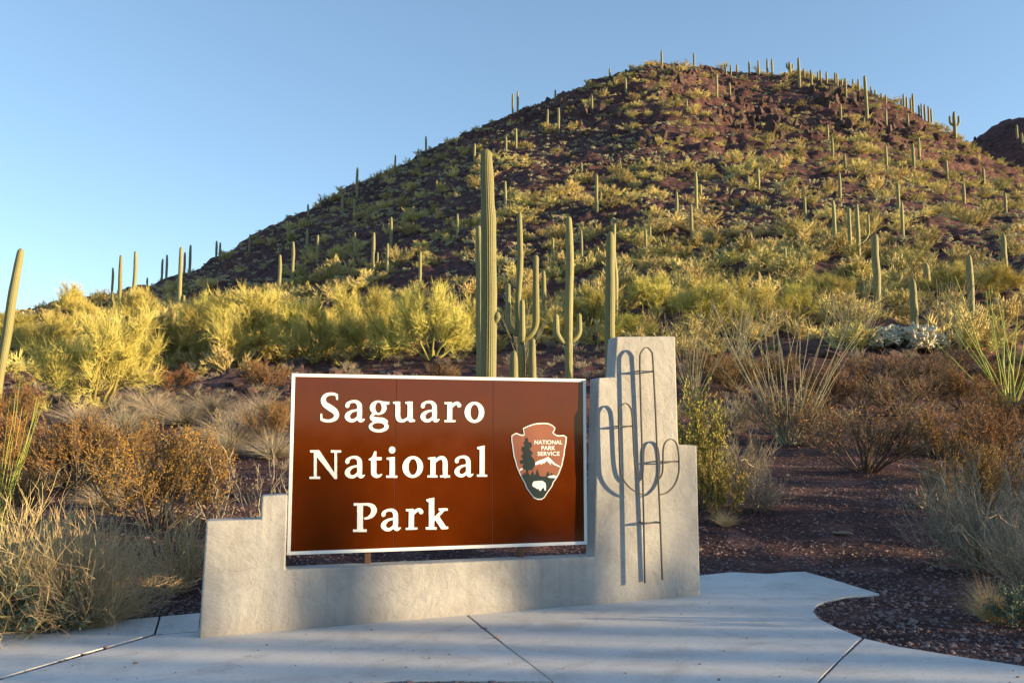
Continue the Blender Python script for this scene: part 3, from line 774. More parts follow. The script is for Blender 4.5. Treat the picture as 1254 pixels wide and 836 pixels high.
G['k'] = Glyph(cE).rect(965, 95, 1029, 450).poly((932, 108), (1029, 85), (1029, 138), (965, 140), (940, 131)).rect(928, 434, 1056, 463).stroke((1142, 226, 36), (1085, 285, 38), (1025, 345, 38)).rect(1080, 212, 1188, 241).poly((1036, 342), (1082, 298), (1166, 424), (1196, 431), (1193, 456), (1112, 459))
LM, LX = {}, {}
sign = wall_empty('park_sign')
tag(sign, 'large brown park sign with white serif lettering and arrowhead emblem', 'sign')
c4 = [on_wall(*p) for p in ((357.5, 457), (717.5, 464), (719, 666), (351, 679.5))]
sx0, sx1 = 0.5 * (c4[0][0] + c4[3][0]), 0.5 * (c4[1][0] + c4[2][0]); sz1, sz0 = 0.5 * (c4[0][1] + c4[1][1]), 0.5 * (c4[2][1] + c4[3][1])
BW = 0.028
def box(x0, x1, y0, y1, z0, z1, bev=0.0, name='box'):
    V, Fs = prism([(x0, z0), (x1, z0), (x1, z1), (x0, z1)], y0, y1); return poly_mesh(name, V, Fs, bev, 1)
se = [on_wall(484, 560)[0], on_wall(603.5, 560)[0]]
ed = [sx0 + BW, se[0], se[1], sx1 - BW]
for i in range(3):
    obj('panel', box(ed[i] + (0.0022 if i else 0), ed[i + 1] - (0.0022 if i < 2 else 0), 0.0, 0.028, sz0 + BW, sz1 - BW, 0.002, 'sign_panel'), M['brown'], sign)
for q_ in se:
    obj('seam', box(q_ - 0.0035, q_ + 0.0035, 0.0035, 0.02, sz0 + BW, sz1 - BW, 0, 'sign_seam'), M['seam'], sign)
obj('backing', box(sx0 + 0.03, sx1 - 0.03, 0.0285, 0.05, sz0 + 0.03, sz1 - 0.03, 0, 'sign_backing'), M['emblem_brown'], sign)
for (x0, x1, z0, z1) in ((sx0, sx1, sz1 - BW, sz1), (sx0, sx1, sz0, sz0 + BW), (sx0, sx0 + BW, sz0 + BW, sz1 - BW), (sx1 - BW, sx1, sz0 + BW, sz1 - BW)):
    obj('border', box(x0, x1, -0.004, 0.032, z0, z1, 0.002, 'sign_border'), M['white'], sign)
ledge = on_wall(540, 688, FRONT)[1]
for px in (451, 640):
    x = on_wall(px, 680)[0]
    obj('post', box(x - 0.025, x + 0.025, 0.051, 0.10, ledge - 0.03, sz1 - 0.1, 0.003, 'sign_post'), M['post'], sign)
for ch, g in G.items():
    xs, zs, A = raster(g.ops, 0.0016); lo = contours(xs, zs, blur(A), 0.0005)
    LM[ch] = flat_solid('letter', lo, -0.0045, 0.0043); LM[ch].materials.append(M['white'])
    allp = np.concatenate(lo); LX[ch] = (allp[:, 0].min(), allp[:, 1].min())
# where each letter's left edge and foot lie in the photograph
PL = [('S', None), ('a', None), ('g', None), ('u', None), ('a', (514.6, 516.9)), ('r', None), ('o', None),
      ('N', None), ('a', (421.9, 585.6)), ('t', None), ('i', None), ('o', (492.5, 585.0)), ('n', None), ('a', (556.3, 584.2)), ('l', None),
      ('P', None), ('a', (466.2, 650.3)), ('r', (496.5, 648.4)), ('k', None)]
for ch, w_ in PL:
    o = obj('letter', LM[ch], None, sign); o['label'] = 'white serif letter ' + ch
    if w_ is not None:
        s_, z_ = on_wall(*w_); o.location = (s_ - LX[ch][0], 0, z_ - LX[ch][1])
# the arrowhead emblem
cM = lambda x, y: (600 + x / 6.433, 500 + y / 6.433)
mp = lambda P: np.array([on_wall(*cM(*p)) for p in P])
AH = mp([(430, 112), (390, 113), (350, 118), (300, 135), (258, 155), (263, 180), (268, 206), (240, 204), (205, 190), (168, 212), (168, 250), (175, 290), (180, 330), (186, 375), (200, 420), (208, 455), (222, 490), (245, 540), (272, 590), (287, 628), (318, 670), (345, 704), (375, 718), (405, 718), (430, 700), (455, 660), (490, 612), (502, 578), (524, 550), (545, 510), (556, 480), (568, 450), (576, 410), (587, 360), (590, 320), (599, 280), (605, 225), (580, 208), (545, 211), (520, 206), (498, 190), (511, 170), (513, 150), (490, 130), (462, 116)])
xs, zs, A = raster([('+', 'poly', AH)], 0.0012)
ero = A.copy()
for _ in range(9):
    e = ero.copy()
    for ax in (0, 1): e &= np.roll(ero, 1, ax) & np.roll(ero, -1, ax)
    ero = e
def on_grid(*polys):
    X, Z = np.meshgrid(xs, zs, indexing='ij'); B = np.zeros(X.shape, bool)
    for p in polys: B |= inside(mp(p), X, Z)
    return B & ero
emb = obj('emblem', flat_solid('emblem', contours(xs, zs, blur(A), 0.0004), -0.005, 0.0048), M['white'], sign); emb['label'] = 'white-edged arrowhead emblem with tree, mountain and bison'
obj('arrowhead', flat_solid('arrowhead', contours(xs, zs, blur(ero), 0.0004), -0.0075, 0.0023), M['emblem_brown'], emb)
tree = [(290, 228), (302, 245), (298, 262), (325, 266), (330, 298), (310, 318), (336, 348), (322, 372), (346, 402), (356, 440), (332, 482), (300, 486), (299, 530), (282, 530), (284, 484), (262, 475), (254, 452), (270, 434), (240, 437), (234, 410), (264, 398), (244, 376), (264, 348), (248, 332), (250, 300), (272, 298), (264, 264), (277, 258), (275, 235)]
land = [(200, 545), (245, 530), (262, 518), (270, 500), (278, 520), (300, 520), (304, 505), (314, 532), (322, 520), (335, 488), (348, 524), (358, 518), (372, 476), (390, 532), (440, 535), (456, 488), (468, 530), (484, 503), (496, 526), (512, 518), (522, 540), (560, 545), (400, 760)]
obj('landscape', flat_solid('landscape', contours(xs, zs, blur(on_grid(tree, land), 1), 0.0004), -0.0095, 0.0018), M['emblem_dark'], emb)
snow = [[(352, 446), (356, 424), (380, 410), (410, 400), (430, 392), (455, 379), (480, 400), (510, 432), (552, 455), (545, 461), (500, 442), (486, 430), (470, 424), (480, 448), (455, 420), (442, 410), (424, 434), (415, 424), (404, 443), (394, 432), (370, 442)], [(220, 490), (250, 465), (257, 479), (228, 492)]]
obj('mountain', flat_solid('mountain', contours(xs, zs, blur(on_grid(*snow), 1), 0.0004), -0.0095, 0.0018), M['white'], emb)
bis = [[(330, 604), (334, 582), (345, 572), (372, 570), (408, 567), (434, 584), (439, 610), (437, 646), (426, 644), (424, 622), (405, 630), (402, 640), (390, 649), (380, 630), (370, 634), (352, 621), (338, 615)], [(448, 537), (475, 527), (500, 524), (524, 530), (514, 546), (470, 546)]]
obj('bison', flat_solid('bison', contours(xs, zs, blur(on_grid(bis[0]), 1), 0.0004), -0.0115, 0.0018), M['white'], emb)
obj('lake', flat_solid('lake', contours(xs, zs, blur(on_grid(bis[1]), 1), 0.0004), -0.0115, 0.0018), M['white'], emb)
for word, cy, x0, x1 in (('NATIONAL', 265, 348, 567), ('PARK', 310, 402, 513), ('SERVICE', 355, 372, 546)):
    cu = bpy.data.curves.new('wording', 'FONT'); cu.body = word; cu.offset = 0.018; cu.extrude = 0.0006; cu.align_x = 'CENTER'; cu.size = 1.0
    o = bpy.data.objects.new('wording', cu); tmp = bpy.data.meshes.new_from_object(o); bpy.data.objects.remove(o)
    v = np.array([q.co[:] for q in tmp.vertices]); wd = v[:, 0].max() - v[:, 0].min(); ht = v[:, 1].max() - v[:, 1].min()
    (xa, za), (xb, zb) = on_wall(*cM(x0, cy + 17)), on_wall(*cM(x1, cy - 17)); mx = 0.5 * (v[:, 0].max() + v[:, 0].min())
    kx, kz = (xb - xa) / wd, (zb - za) / ht
    q = np.stack([(xa + xb) / 2 + (v[:, 0] - mx) * kx, -0.009 - v[:, 2], za + (v[:, 1] - v[:, 1].min()) * kz], 1)
    tmp.vertices.foreach_set('co', q.astype(np.float32).ravel()); tmp.update(); tmp.name = 'wording'
    obj('wording', tmp, M['white'], emb)

# steel outline of a saguaro standing off the wall face
SO = FRONT + 0.10; BD = 0.021
sc = wall_empty('cactus_outline')
tag(sc, 'black flat-bar steel outline of a saguaro mounted on the stucco pillar', 'sculpture')
cS = lambda x, y: (700 + x / 2.461, 400 + y / 2.459)
def rodpath(P, n=10):
    q = np.array([on_wall(*cS(*p), SO) for p in P]); q3 = np.stack([q[:, 0], np.full(len(q), -SO), q[:, 1]], 1)
    c = np.concatenate([[2 * q3[0] - q3[1]], q3, [2 * q3[-1] - q3[-2]]]); out = []
    for i in range(len(q3) - 1):
        a, b, d, e = c[i], c[i + 1], c[i + 2], c[i + 3]; f = np.linspace(0, 1, n, endpoint=False)[:, None]
        out.append(0.5 * (2 * b + (d - a) * f + (2 * a - 5 * b + 4 * d - e) * f**2 + (3 * b - a - 3 * d + e) * f**3))
    return np.concatenate(out + [q3[-1:]])
for P in ([(222, 772), (219, 600), (215, 420), (209, 200), (207, 100), (211, 76), (226, 62), (241, 74), (246, 100), (254, 250), (261, 420), (269, 600), (275, 762)],
          [(220, 506), (196, 498), (168, 475), (150, 440), (146, 380), (143, 270), (147, 244), (162, 230), (178, 242), (184, 270), (187, 330), (190, 390), (196, 430), (204, 450), (217, 463)],
          [(266, 506), (290, 498), (312, 475), (324, 440), (325, 400), (322, 368), (315, 347), (299, 338), (284, 348), (278, 368), (277, 400), (276, 430), (272, 448), (263, 460)]):
    pp = rodpath(P); tg = norm(np.gradient(pp, axis=0)); sd = np.stack([tg[:, 2], 0 * tg[:, 0], -tg[:, 0]], 1) * 0.004; dp = np.array([0, BD, 0])
    R4 = np.stack([pp - sd, pp + sd, pp + sd + dp, pp - sd + dp], 1); n_ = len(pp); V = R4.reshape(-1, 3)
    Fs = [[i * 4 + k, i * 4 + (k + 1) % 4, i * 4 + 4 + (k + 1) % 4, i * 4 + 4 + k] for i in range(n_ - 1) for k in range(4)] + [[3, 2, 1, 0], [n_ * 4 - 4 + k for k in range(4)]]
    obj('flat_bar', poly_mesh('flat_bar', V, Fs), M['steel'], sc)
for x0, x1, y in ((206, 248, 133), (144, 184, 299), (261, 324, 406), (219, 268, 591)):
    (a, z), (b, z2) = on_wall(*cS(x0, y), SO), on_wall(*cS(x1, y), SO)
    br = poly_mesh('bracket', *prism([(a, z - 0.006), (b, z - 0.006), (b, z + 0.006), (a, z + 0.006)], -SO + BD - 0.008, -SO + BD - 0.001))
    o = obj('bracket', br, M['steel'], sc)
    for xx in (a, b):
        V, Fs = prism([(xx - 0.003, z - 0.006), (xx + 0.003, z - 0.006), (xx + 0.003, z + 0.006), (xx - 0.003, z + 0.006)], -SO + BD - 0.0005, -FRONT + 0.02)
        obj('standoff', poly_mesh('standoff', V, Fs), M['steel'], o)

# ------------------------------------------------------------------ concrete apron in slabs
def on_pad(px, py):
    ux, uz = ray(px, py); Y = (-1.545 + GX * 2.51) / (uz - GX * ux)
    x = ux * Y; return (x, Y)
pav = empty('pavement'); pav['kind'] = 'structure'; tag(pav, 'pale concrete apron of broad slabs in front of the sign', 'pavement')
back = [(245, 750), (400, 738), (560, 726), (857, 704), (905, 699)]
slabs = [
    [(-420, 822), (-200, 798), (0, 775), (90, 766), (168, 757), (194, 754.5), (188.5, 775), (100, 800), (0, 829), (-420, 962)],
    [(197, 754.3), (245, 750), (243, 772), (191, 775.5)],
    [(191, 777), (243, 773.5), (246.5, 750)] + back[1:3] + [(561, 745), (610, 784), (676, 833.5), (640, 832.6), (555, 832), (480, 833), (400, 836.5), (250, 850), (60, 880), (-420, 985), (-410, 966), (0, 832)],
    [(565, 726), (857, 704), (905, 699), (958, 694), (970, 695), (1010, 706), (1077, 726.5), (1060, 728), (1035, 730), (1012, 735), (999, 741), (996, 748), (1003, 757), (1025, 768), (1055, 780), (1026, 808), (995, 840), (1030, 880), (900, 858), (800, 845), (679, 834.5), (613, 784), (564, 745)],
    [(1058.5, 781), (1100, 791), (1180, 804), (1254, 815), (1400, 835), (1700, 880), (1500, 960), (1034, 880), (998.5, 840), (1029.5, 808)]]
import bmesh
for sl in slabs:
    P = [on_pad(*p) for p in sl]; n = len(P)
    V = [(x, y, float(plane_z(x))) for x, y in P] + [(x, y, float(plane_z(x)) - 0.14) for x, y in P]
    Fs = [list(range(n)), [i + n for i in range(n)][::-1]] + [[i, i + n, (i + 1) % n + n, (i + 1) % n] for i in range(n)]
    obj('slab', poly_mesh('concrete_slab', V, Fs, 0.004, 2), M['concrete'], pav)

# ------------------------------------------------------------------ saguaros
def sag_px(px, top, base, wpx, label, group=None, arms=(), depth=None, **k):
    p, h = at_px(px, base, top, depth)
    r = wpx / 2 / F * p[1]
    return saguaro(p, h, r, label, group, arms, **k), p, h
PI = math.pi
sag_px(597, 184, 480, 20, 'tall thick single-stem saguaro rising behind the brown sign', depth=19.0, ribs=22, per=4, segs=30, neck=0.98, arms=[(2.55, .10, .02, -.3, .07)])
sag_px(588, 277, 440, 11, 'thinner saguaro half hidden behind the thickest saguaro', depth=34.0, ribs=16, per=3)
o, p, h = sag_px(637, 260, 452, 8, 'many-armed saguaro with a thick lower trunk behind the sign', ribs=16, per=3, neck=1.35,
    arms=[(1.75, .42, 2.0, 0.0, .115), (1.9, .32, 1.1, PI, .105), (1.65, .17, 1.0, -PI / 2.2, .10)], extra_stems=[(0.38, -.2, 1.75, .12, (0, 0)), (-0.2, -.35, 1.35, .145, (0, 0))], depth=27.5)
sag_px(697, 266, 427, 10.5, 'saguaro with two short upcurved arms and a pale cholla at its foot', ribs=16, per=3, arms=[(1.75, .36, .42, PI + .15, .12), (1.85, .30, .45, 0.2, .11)], depth=30.5)
sag_px(749, 285, 470, 13, 'stout single-stem saguaro standing just behind the stucco pillar', ribs=20, per=3, neck=.95, depth=22.5)
sag_px(754, 274, 400, 6, 'thin saguaro behind the stout one by the pillar', depth=52, ribs=12)
sag_px(666, 332, 388, 6.5, 'slim saguaro between the many-armed saguaro and the two-armed one', ribs=12)
sag_px(-3, 305, 470, 11, 'leaning pale saguaro beside the palo verde with the forked trunk', ribs=16, per=3, lean=(0.42, 0), depth=25)
bp = bpy.data.objects
sag_px(1075.5, 287, 380, 9.5, 'straight saguaro behind the white cholla clump, tallest of its group', ribs=16, per=3, neck=.9)
sag_px(1121, 343, 408, 9.5, 'short dark green saguaro standing in the white cholla clump', ribs=16, per=3, neck=.9)
sag_px(1136, 323, 356, 8, 'stubby saguaro behind the white cholla clump', ribs=14, neck=.9)
sag_px(1190, 313, 388, 9, 'saguaro just behind the green ocotillo', ribs=16, per=3, neck=.9)
sag_px(1231, 287, 330, 7, 'solitary saguaro on the slope above the green ocotillo', ribs=14, neck=.9)
LONE = ('slender single-stem saguaro scattered on the rocky hillside', 'single-stem saguaros on the hillside')
SKY = ('small saguaro standing along the crest of the hill', 'saguaros along the crest')
ARM = ('armed saguaro scattered on the rocky hillside', 'armed saguaros on the hillside')
slope = [(766.5, 95, 114), (725, 117, 138), (878, 91, 120), (894, 101, 124), (841, 121, 135), (712, 199, 215), (829, 235, 264), (929, 206, 233), (950.5, 220, 238), (916.5, 215, 227),
    (858, 226, 240), (1030, 128, 150), (1085.6, 134, 155), (1112, 139, 156), (1014, 153, 173), (1020, 168, 196), (1035, 188, 210), (1029, 211, 244), (1085.6, 178, 203), (1119, 176, 205), (1126, 168, 195),
    (1181, 225, 249), (1232, 236, 260), (1101, 225, 262), (847, 250, 292), (1023, 245, 309), (1042, 255, 316), (1106, 248, 292), (962, 303, 327), (478.7, 266, 303), (434, 285, 313), (474, 298, 336), (514, 309, 356),
    (619, 222, 259), (677, 293, 323), (712, 282, 319), (791, 282, 311), (796, 277, 296), (632, 157, 182), (619.7, 167, 188), (581, 176, 198), (670.6, 134, 158), (684, 132, 163), (419, 239, 262), (434, 244, 269),
    (163, 308, 376), (341.6, 312, 366), (358, 296, 347), (388.5, 288, 322), (399.5, 317, 346), (352.7, 275, 297), (376, 280, 300), (1062, 93, 155), (853, 210, 257), (979, 71, 108), (994, 86, 112), (1036, 96, 120), (560, 262, 290), (1160, 196, 220), (1205, 205, 226), (986, 240, 268)]
for i, (x, t, b) in enumerate(slope):
    wp = 2.6 + 0.03 * (b - t) if b < 200 else 3.1 + 0.028 * (b - t)
    sag_px(x, t, b, wp, *LONE, ribs=10, neck=.9, segs=8)
crest = [(810.5, 62, 85), (850, 65, 77), (746.7, 84, 93), (889, 82, 92), (895, 80, 92), (903, 79, 94), (917.7, 75, 91), (929, 74, 91), (940, 72, 90), (946, 72, 90), (985, 84, 97), (1002, 88, 100), (1005, 86, 102), (1012.6, 88, 103),
    (1023, 89, 105), (1025.5, 90, 105), (1031, 97, 106), (1045, 97, 110), (1051.6, 97, 114), (1067, 106, 118), (1072, 110, 121), (1079.6, 114, 123), (1107, 115, 130), (1110.7, 119, 133), (1115.7, 120, 135), (1118.6, 115, 138),
    (1104, 121, 130), (1125.5, 129, 138), (1129, 127, 140), (1133, 128, 145), (1137.7, 130, 145), (1141, 133, 145), (1246, 153, 171), (1252, 163, 176), (521.5, 167, 182), (680, 110, 123), (628, 115, 137), (634, 112, 137), (377, 250, 264), (392, 242, 254), (437, 205, 242),
    (137, 328, 352), (198, 317, 339), (203.6, 312, 339), (225.5, 309, 334), (232, 300, 336), (264.6, 295, 318), (269, 297, 318), (305.5, 287, 308), (180, 340, 352), (484, 190, 202), (559, 168, 178), (1085, 116, 126)]
for x, t, b in crest: sag_px(x, t, b, 2.2 + 0.035 * (b - t), *SKY, ribs=10, neck=.9, segs=8)
sag_px(731, 214, 260, 4.6, *ARM, arms=[(1.3, .35, .5, -.2, .10)], ribs=10, segs=8)
sag_px(457, 285, 339, 4.8, *ARM, arms=[(1.3, .35, .6, -.2, .11)], ribs=10, segs=8)
sag_px(1052, 250, 319, 5.2, *ARM, arms=[(1.4, .8, 1.3, 0., .10)], ribs=10, segs=8)
sag_px(967.5, 76, 94, 4.2, 'saguaro with a raised stubby arm on the crest of the hill', arms=[(1.6, .5, .6, .2, .22), (1.9, .5, .6, PI, .22)], ribs=10, segs=8)
sag_px(1170, 137, 170, 4.6, 'candelabra saguaro with arms both sides at the end of the crest', arms=[(2.4, .7, .9, 0, .26), (2.5, .7, .8, PI, .26)], ribs=10, segs=8)
sag_px(147, 313, 354, 5, 'saguaro with a low arm each side on the low shoulder of the hill', arms=[(1.2, .9, .7, 0, .2), (1.6, .55, .4, PI, .18)], ribs=10, segs=8, depth=82)
sag_px(220, 303, 352, 5.5, 'thick saguaro with a stub of an arm on the low shoulder of the hill', arms=[(1.4, .3, .4, 0, .18)], ribs=10, segs=8, depth=85)
# ------------------------------------------------------------------ rocks
def rock_mesh(seed, sub=3, cuts=14, name='rock', sq=(1, 1, .75), lo=0.55):
    g = np.random.default_rng(seed); bm = bmesh.new(); bmesh.ops.create_icosphere(bm, subdivisions=sub, radius=1.0)
    V = np.array([v.co[:] for v in bm.verts]); bm.faces.ensure_lookup_table(); T = np.array([[v.index for v in f.verts] for f in bm.faces]); bm.free()
    for _ in range(cuts):
        n = norm(g.normal(size=3)); d = lo + 0.3 * g.random(); q = V @ n; V = V - np.maximum(q - d, 0)[:, None] * n
    V = V * np.array(sq) * (1 + 0.07 * g.normal(size=(len(V), 1)) * (sub == 2)); V[:, 2] += 0.25
    return make_mesh(name, V, T, None, False)
ROCKS = [rock_mesh(s, 2, 9) for s in range(5)]
CRAGS = [rock_mesh(20 + s, 3, 9, 'crag', (1.1, .75, 1.5), 0.32) for s in range(6)]
PEBS = [rock_mesh(40 + s, 1, 5, 'pebble', (1, .8, .55)) for s in range(4)]
for m_ in ROCKS + CRAGS: m_.materials.append(M['rock'])
for m_ in PEBS: m_.materials.append(M['pebble'])

# ------------------------------------------------------------------ plant library
def lib(me, mat):
    me.materials.append(M[mat]); v = np.empty(len(me.vertices) * 3, np.float32); me.vertices.foreach_get('co', v); v = v.reshape(-1, 3)
    me['h'] = float(np.percentile(v[:, 2], 99.5)); me['w'] = float(np.percentile(np.abs(v[:, :2]), 97) * 2)
    return me
def pair(t, ma, mb, na, nb): return [(na, lib(t[0], ma)), (nb, lib(t[1], mb))]
PV = [pair(palo_verde_meshes(s), 'pv_bark', 'pv_twig', 'trunk', 'crown') for s in (1, 2, 3, 4, 5, 6, 7)]
CRE = [pair(leafy_meshes(s, 20, 9, 9, 10, 8, 62, (0.017, 0.0095), .25), 'wood', 'creosote', 'stems', 'leaves') for s in (11, 12, 13)]
BRN = [pair(leafy_meshes(s, 26, 7, 6, 2, 6, 62, (0.022, 0.012), 0.2, 0.45), 'wood', 'creosote', 'stems', 'leaves') for s in (14, 15)]
OLV = [pair(leafy_meshes(s, 18, 8, 7, 6, 5, 60, (0.034, 0.02)), 'wood', 'olive', 'stems', 'leaves') for s in (21, 22)]
SAGE = [pair(leafy_meshes(s, 20, 6, 5, 7, 5, 75, (0.06, 0.038), 0.2, 0.2), 'wood', 'sage', 'stems', 'leaves') for s in (31, 32)]
GRY = [[('twigs', lib(twig_mesh(s, 70, 7, 5), 'grey'))] for s in (41, 42, 43)]
STRAW = [[('stems', lib(twig_mesh(s, 330, 6, 3, 0, 64, .34, .0030, -.05), 'straw'))] for s in (51, 52)]
WAND = [[('stems', lib(twig_mesh(s, 75, 3, 2, 5, 60, 0.45, 0.0075, 0.35), 'straw'))] for s in (53, 54)]
GRASS = [[('blades', lib(grass_mesh(s), 'straw'))] for s in (61, 62, 63)]
GREYGRASS = [[('blades', lib(grass_mesh(s, 900, .14, 2, 62, .0045, -.5), 'grey'))] for s in (64, 65, 66)]
TWIG = [[('twigs', lib(twig_mesh(s, 9, 5, 4, 8, 55, .45, .010, .25), 'grey'))] for s in (71, 72)]
OCO = [[('wands', lib(ocotillo_mesh(s, 40, 4, 36, .0042, .2), 'ocotillo'))] for s in (81, 82, 83)]
OCG = [[('wands', lib(ocotillo_mesh(s, 18, 6, 42, .0075, .16), 'ocotillo_green'))] for s in (84, 85)]
CHO = [pair(cholla_meshes(s, 9, 3, 10), 'cholla_dead', 'cholla', 'trunk', 'joints') for s in (91, 92)]
FARB = [lib(bush_mesh(100 + s), 'far_green') for s in range(5)]
FARG = [lib(bush_mesh(110 + s, 8, 6, 8, .010), 'grey') for s in range(3)]
FARC = [lib(cholla_meshes(120 + s, 6, 2, 4, 5, True)[1], 'hill_cholla') for s in range(4)]
RN = np.random.default_rng(5)
def put(name, parts, loc, h, w, label, cat, group=None, rz=None, lean=(0, 0)):
    """stand a library plant on the ground, h metres tall and about w metres wide"""
    H = max(m['h'] for _, m in parts); W = max(m['w'] for _, m in parts)
    rz = RN.random() * 6.283 if rz is None else rz
    if len(parts) == 1: o = link(bpy.data.objects.new(name, parts[0][1]))
    else:
        o = link(bpy.data.objects.new(name, None)); o.empty_display_size = .2
        for n_, m_ in parts: link(bpy.data.objects.new(n_, m_), o)
    o.location = loc; o.rotation_euler = (lean[0], lean[1], rz); o.scale = (w / W, w / W, h / H)
    return tag(o, label, cat, group)
def plant(name, parts, px, base, top, wpx, label, cat, group=None, depth=None, **k):
    p, h = at_px(px, base, top, depth)
    return put(name, parts, p - np.array([0, 0, 0.02 * h]), h, wpx / F * p[1], label, cat, group, **k)

# ------------------------------------------------------------------ named plants of the foreground and middle ground
plant('dry_bush', STRAW[0], 30, 768, 606, 210, 'big straw-coloured dry bush beside the pavement with blue-green leaves in front', 'bush')
plant('dry_bush', STRAW[1], 105, 768, 628, 150, 'smaller straw-coloured dry bush between the big one and the wand-stemmed one', 'bush')
plant('leafy_bush', SAGE[0], 62, 774, 680, 110, 'blue-green leafy brittlebush growing in front of the big dry bush', 'bush')
plant('grass_tuft', GRASS[0], 118, 769, 690, 80, 'pale tuft of dry grass drooping over the edge of the pavement', 'grass')
plant('dry_bush', WAND[0], 215, 728, 612, 105, 'dry bush of curved bare wands beside the low end of the wall', 'bush')
plant('dry_bush', WAND[1], 300, 716, 622, 100, 'dry bush of curved bare wands behind the low end of the wall', 'bush')
plant('ocotillo', OCG[1], -8, 655, 462, 90, 'yellow-green ocotillo at the edge of the dry bushes by the pavement', 'ocotillo')
plant('creosote_bush', CRE[0], 190, 650, 518, 155, 'bright orange-brown creosote bush standing behind the dry wand bush', 'bush')
CRL = ('orange-brown creosote bush on the stony slope', 'creosote bushes on the slope')
for x, b, t, w_, k_, lb in ((90, 596, 502, 105, 1, 'orange-brown creosote bush crowding the side of the brightest orange one'), (142, 588, 510, 95, 2, 'orange-brown creosote bush right behind the brightest orange one'), (20, 600, 505, 100, 0, 'orange-brown creosote bush behind the yellow-green ocotillo'),
        (15, 520, 465, 70, 1, 'small orange creosote bush at the foot of the leaning pale saguaro'), (240, 600, 530, 80, 2, 'small creosote bush between the brightest orange one and the sign'), (15, 640, 560, 70, 2, 'creosote bush between the yellow-green ocotillo and the big dry bush'), (330, 540, 490, 60, 0, 'small creosote bush just behind the corner of the brown sign'),
        (540, 470, 440, 45, 1, 'low creosote bush peeping over the top edge of the sign'), (210, 480, 445, 60, 2, 'low orange creosote under the palo verde next to the forked one'), (325, 478, 440, 60, 0, 'low orange creosote under the broadest palo verde')):
    plant('creosote_bush', CRE[k_], x, b, t, w_, lb, 'bush')
plant('bare_shrub', TWIG[0], 320, 655, 535, 130, 'bare pale-twigged shrub beside the left edge of the brown sign'.replace('left ', ''), 'shrub')
plant('bare_shrub', TWIG[1], 262, 640, 560, 90, 'low bare shrub between the orange creosote and the stepped wall', 'shrub')
GRL = ('dry grey-tan clump of desert grass on the slope', 'grey grass clumps on the slope')
for i, (x, b, t, w_) in enumerate(((285, 540, 497, 85), (225, 520, 487, 60), (195, 512, 480, 55), (320, 505, 478, 60), (255, 505, 475, 55), (275, 560, 520, 55), (150, 530, 490, 70), (60, 590, 555, 60), (45, 560, 525, 50), (335, 560, 520, 60), (130, 620, 580, 60), (180, 500, 470, 60), (300, 520, 490, 50), (100, 520, 485, 60))):
    plant('grass_clump', GREYGRASS[i % 3], x, b, t, w_, *GRL[:1], 'grass', GRL[1])
plant('palo_verde', PV[0], 118, 503, 380, 150, 'yellow-green palo verde with a forked bare trunk, in front of the others', 'tree')
PVL = ('dense yellow-green palo verde in the belt below the hill', 'palo verdes in the belt below the hill')
BELT = ((205, 446, 366, 92, 'palo verde standing next behind the one with the forked bare trunk'), (292, 450, 356, 135, 'broadest yellow-green palo verde, grey grass clumps on the slope before it'), (385, 444, 368, 85, 'palo verde between the broadest one and the brown sign'), (345, 428, 360, 80, None), (462, 438, 356, 92, 'palo verde just behind the upper edge of the sign, near its white S'),
    (530, 440, 350, 105, 'broad palo verde behind the sign, beside the tallest saguaro'), (572, 425, 366, 60, None), (55, 442, 380, 85, 'palo verde between the leaning saguaro and the forked palo verde'), (15, 432, 378, 80, None), (165, 412, 350, 85, None), (245, 412, 362, 75, None), (425, 428, 352, 85, None), (98, 398, 348, 80, None),
    (855, 408, 342, 90, 'palo verde rising behind the top of the stucco pillar'), (915, 400, 340, 75, None), (800, 385, 335, 70, None), (975, 392, 345, 70, None), (722, 400, 352, 75, 'palo verde between the two-armed saguaro and the stout one'), (668, 412, 378, 70, None), (1168, 358, 322, 60, None), (1214, 362, 322, 60, 'palo verde behind the saguaro by the green ocotillo'), (1015, 372, 330, 60, None), (770, 420, 382, 60, None), (640, 388, 352, 70, None), (480, 415, 358, 60, None))
for i, (x, b, t, w_, lb) in enumerate(BELT):
    plant('palo_verde', PV[i % 7], x, b, t, w_, lb or PVL[0], 'tree', None if lb else PVL[1])
# right of the sign
plant('creosote_bush', OLV[0], 858, 622, 468, 85, 'yellow-green leafy bush against the edge of the stucco pillar', 'bush')
plant('leafy_bush', OLV[1], 880, 640, 555, 60, 'low green leafy bush at the foot of the pillar, in front of the yellow one', 'bush')
plant('grey_shrub', GRY[0], 905, 612, 520, 75, 'grey twiggy shrub behind the yellow-green bush by the pillar', 'shrub')
plant('grey_shrub', GRY[1], 925, 625, 570, 80, 'rounded tan twiggy shrub at the edge of the gravel trail', 'shrub')
plant('grey_shrub', GRY[2], 895, 530, 482, 60, 'small pale grey shrub on the slope behind the pillar bushes', 'shrub')
plant('grass_tuft', GRASS[2], 888, 645, 622, 30, 'tiny dry grass tuft on the gravel near the pillar', 'grass')
plant('brown_bush', BRN[0], 1062, 578, 492, 140, 'dark brown bare-stemmed bush in the middle of the gravel trail', 'bush')
plant('brown_bush', BRN[1], 962, 540, 470, 100, 'rusty bush at the foot of the big grey ocotillo', 'bush')
plant('ocotillo', OCO[0], 966, 545, 352, 150, 'broad grey ocotillo with many wands, rusty bush at its foot', 'ocotillo')
plant('ocotillo', OCO[1], 1052, 430, 330, 95, 'grey ocotillo on the slope before the straight saguaro', 'ocotillo')
plant('ocotillo', OCO[2], 848, 490, 375, 75, 'thin grey ocotillo just behind the stucco pillar', 'ocotillo')
plant('ocotillo', OCO[1], 1160, 410, 330, 80, 'grey ocotillo between the stubby saguaro and the palo verdes', 'ocotillo')
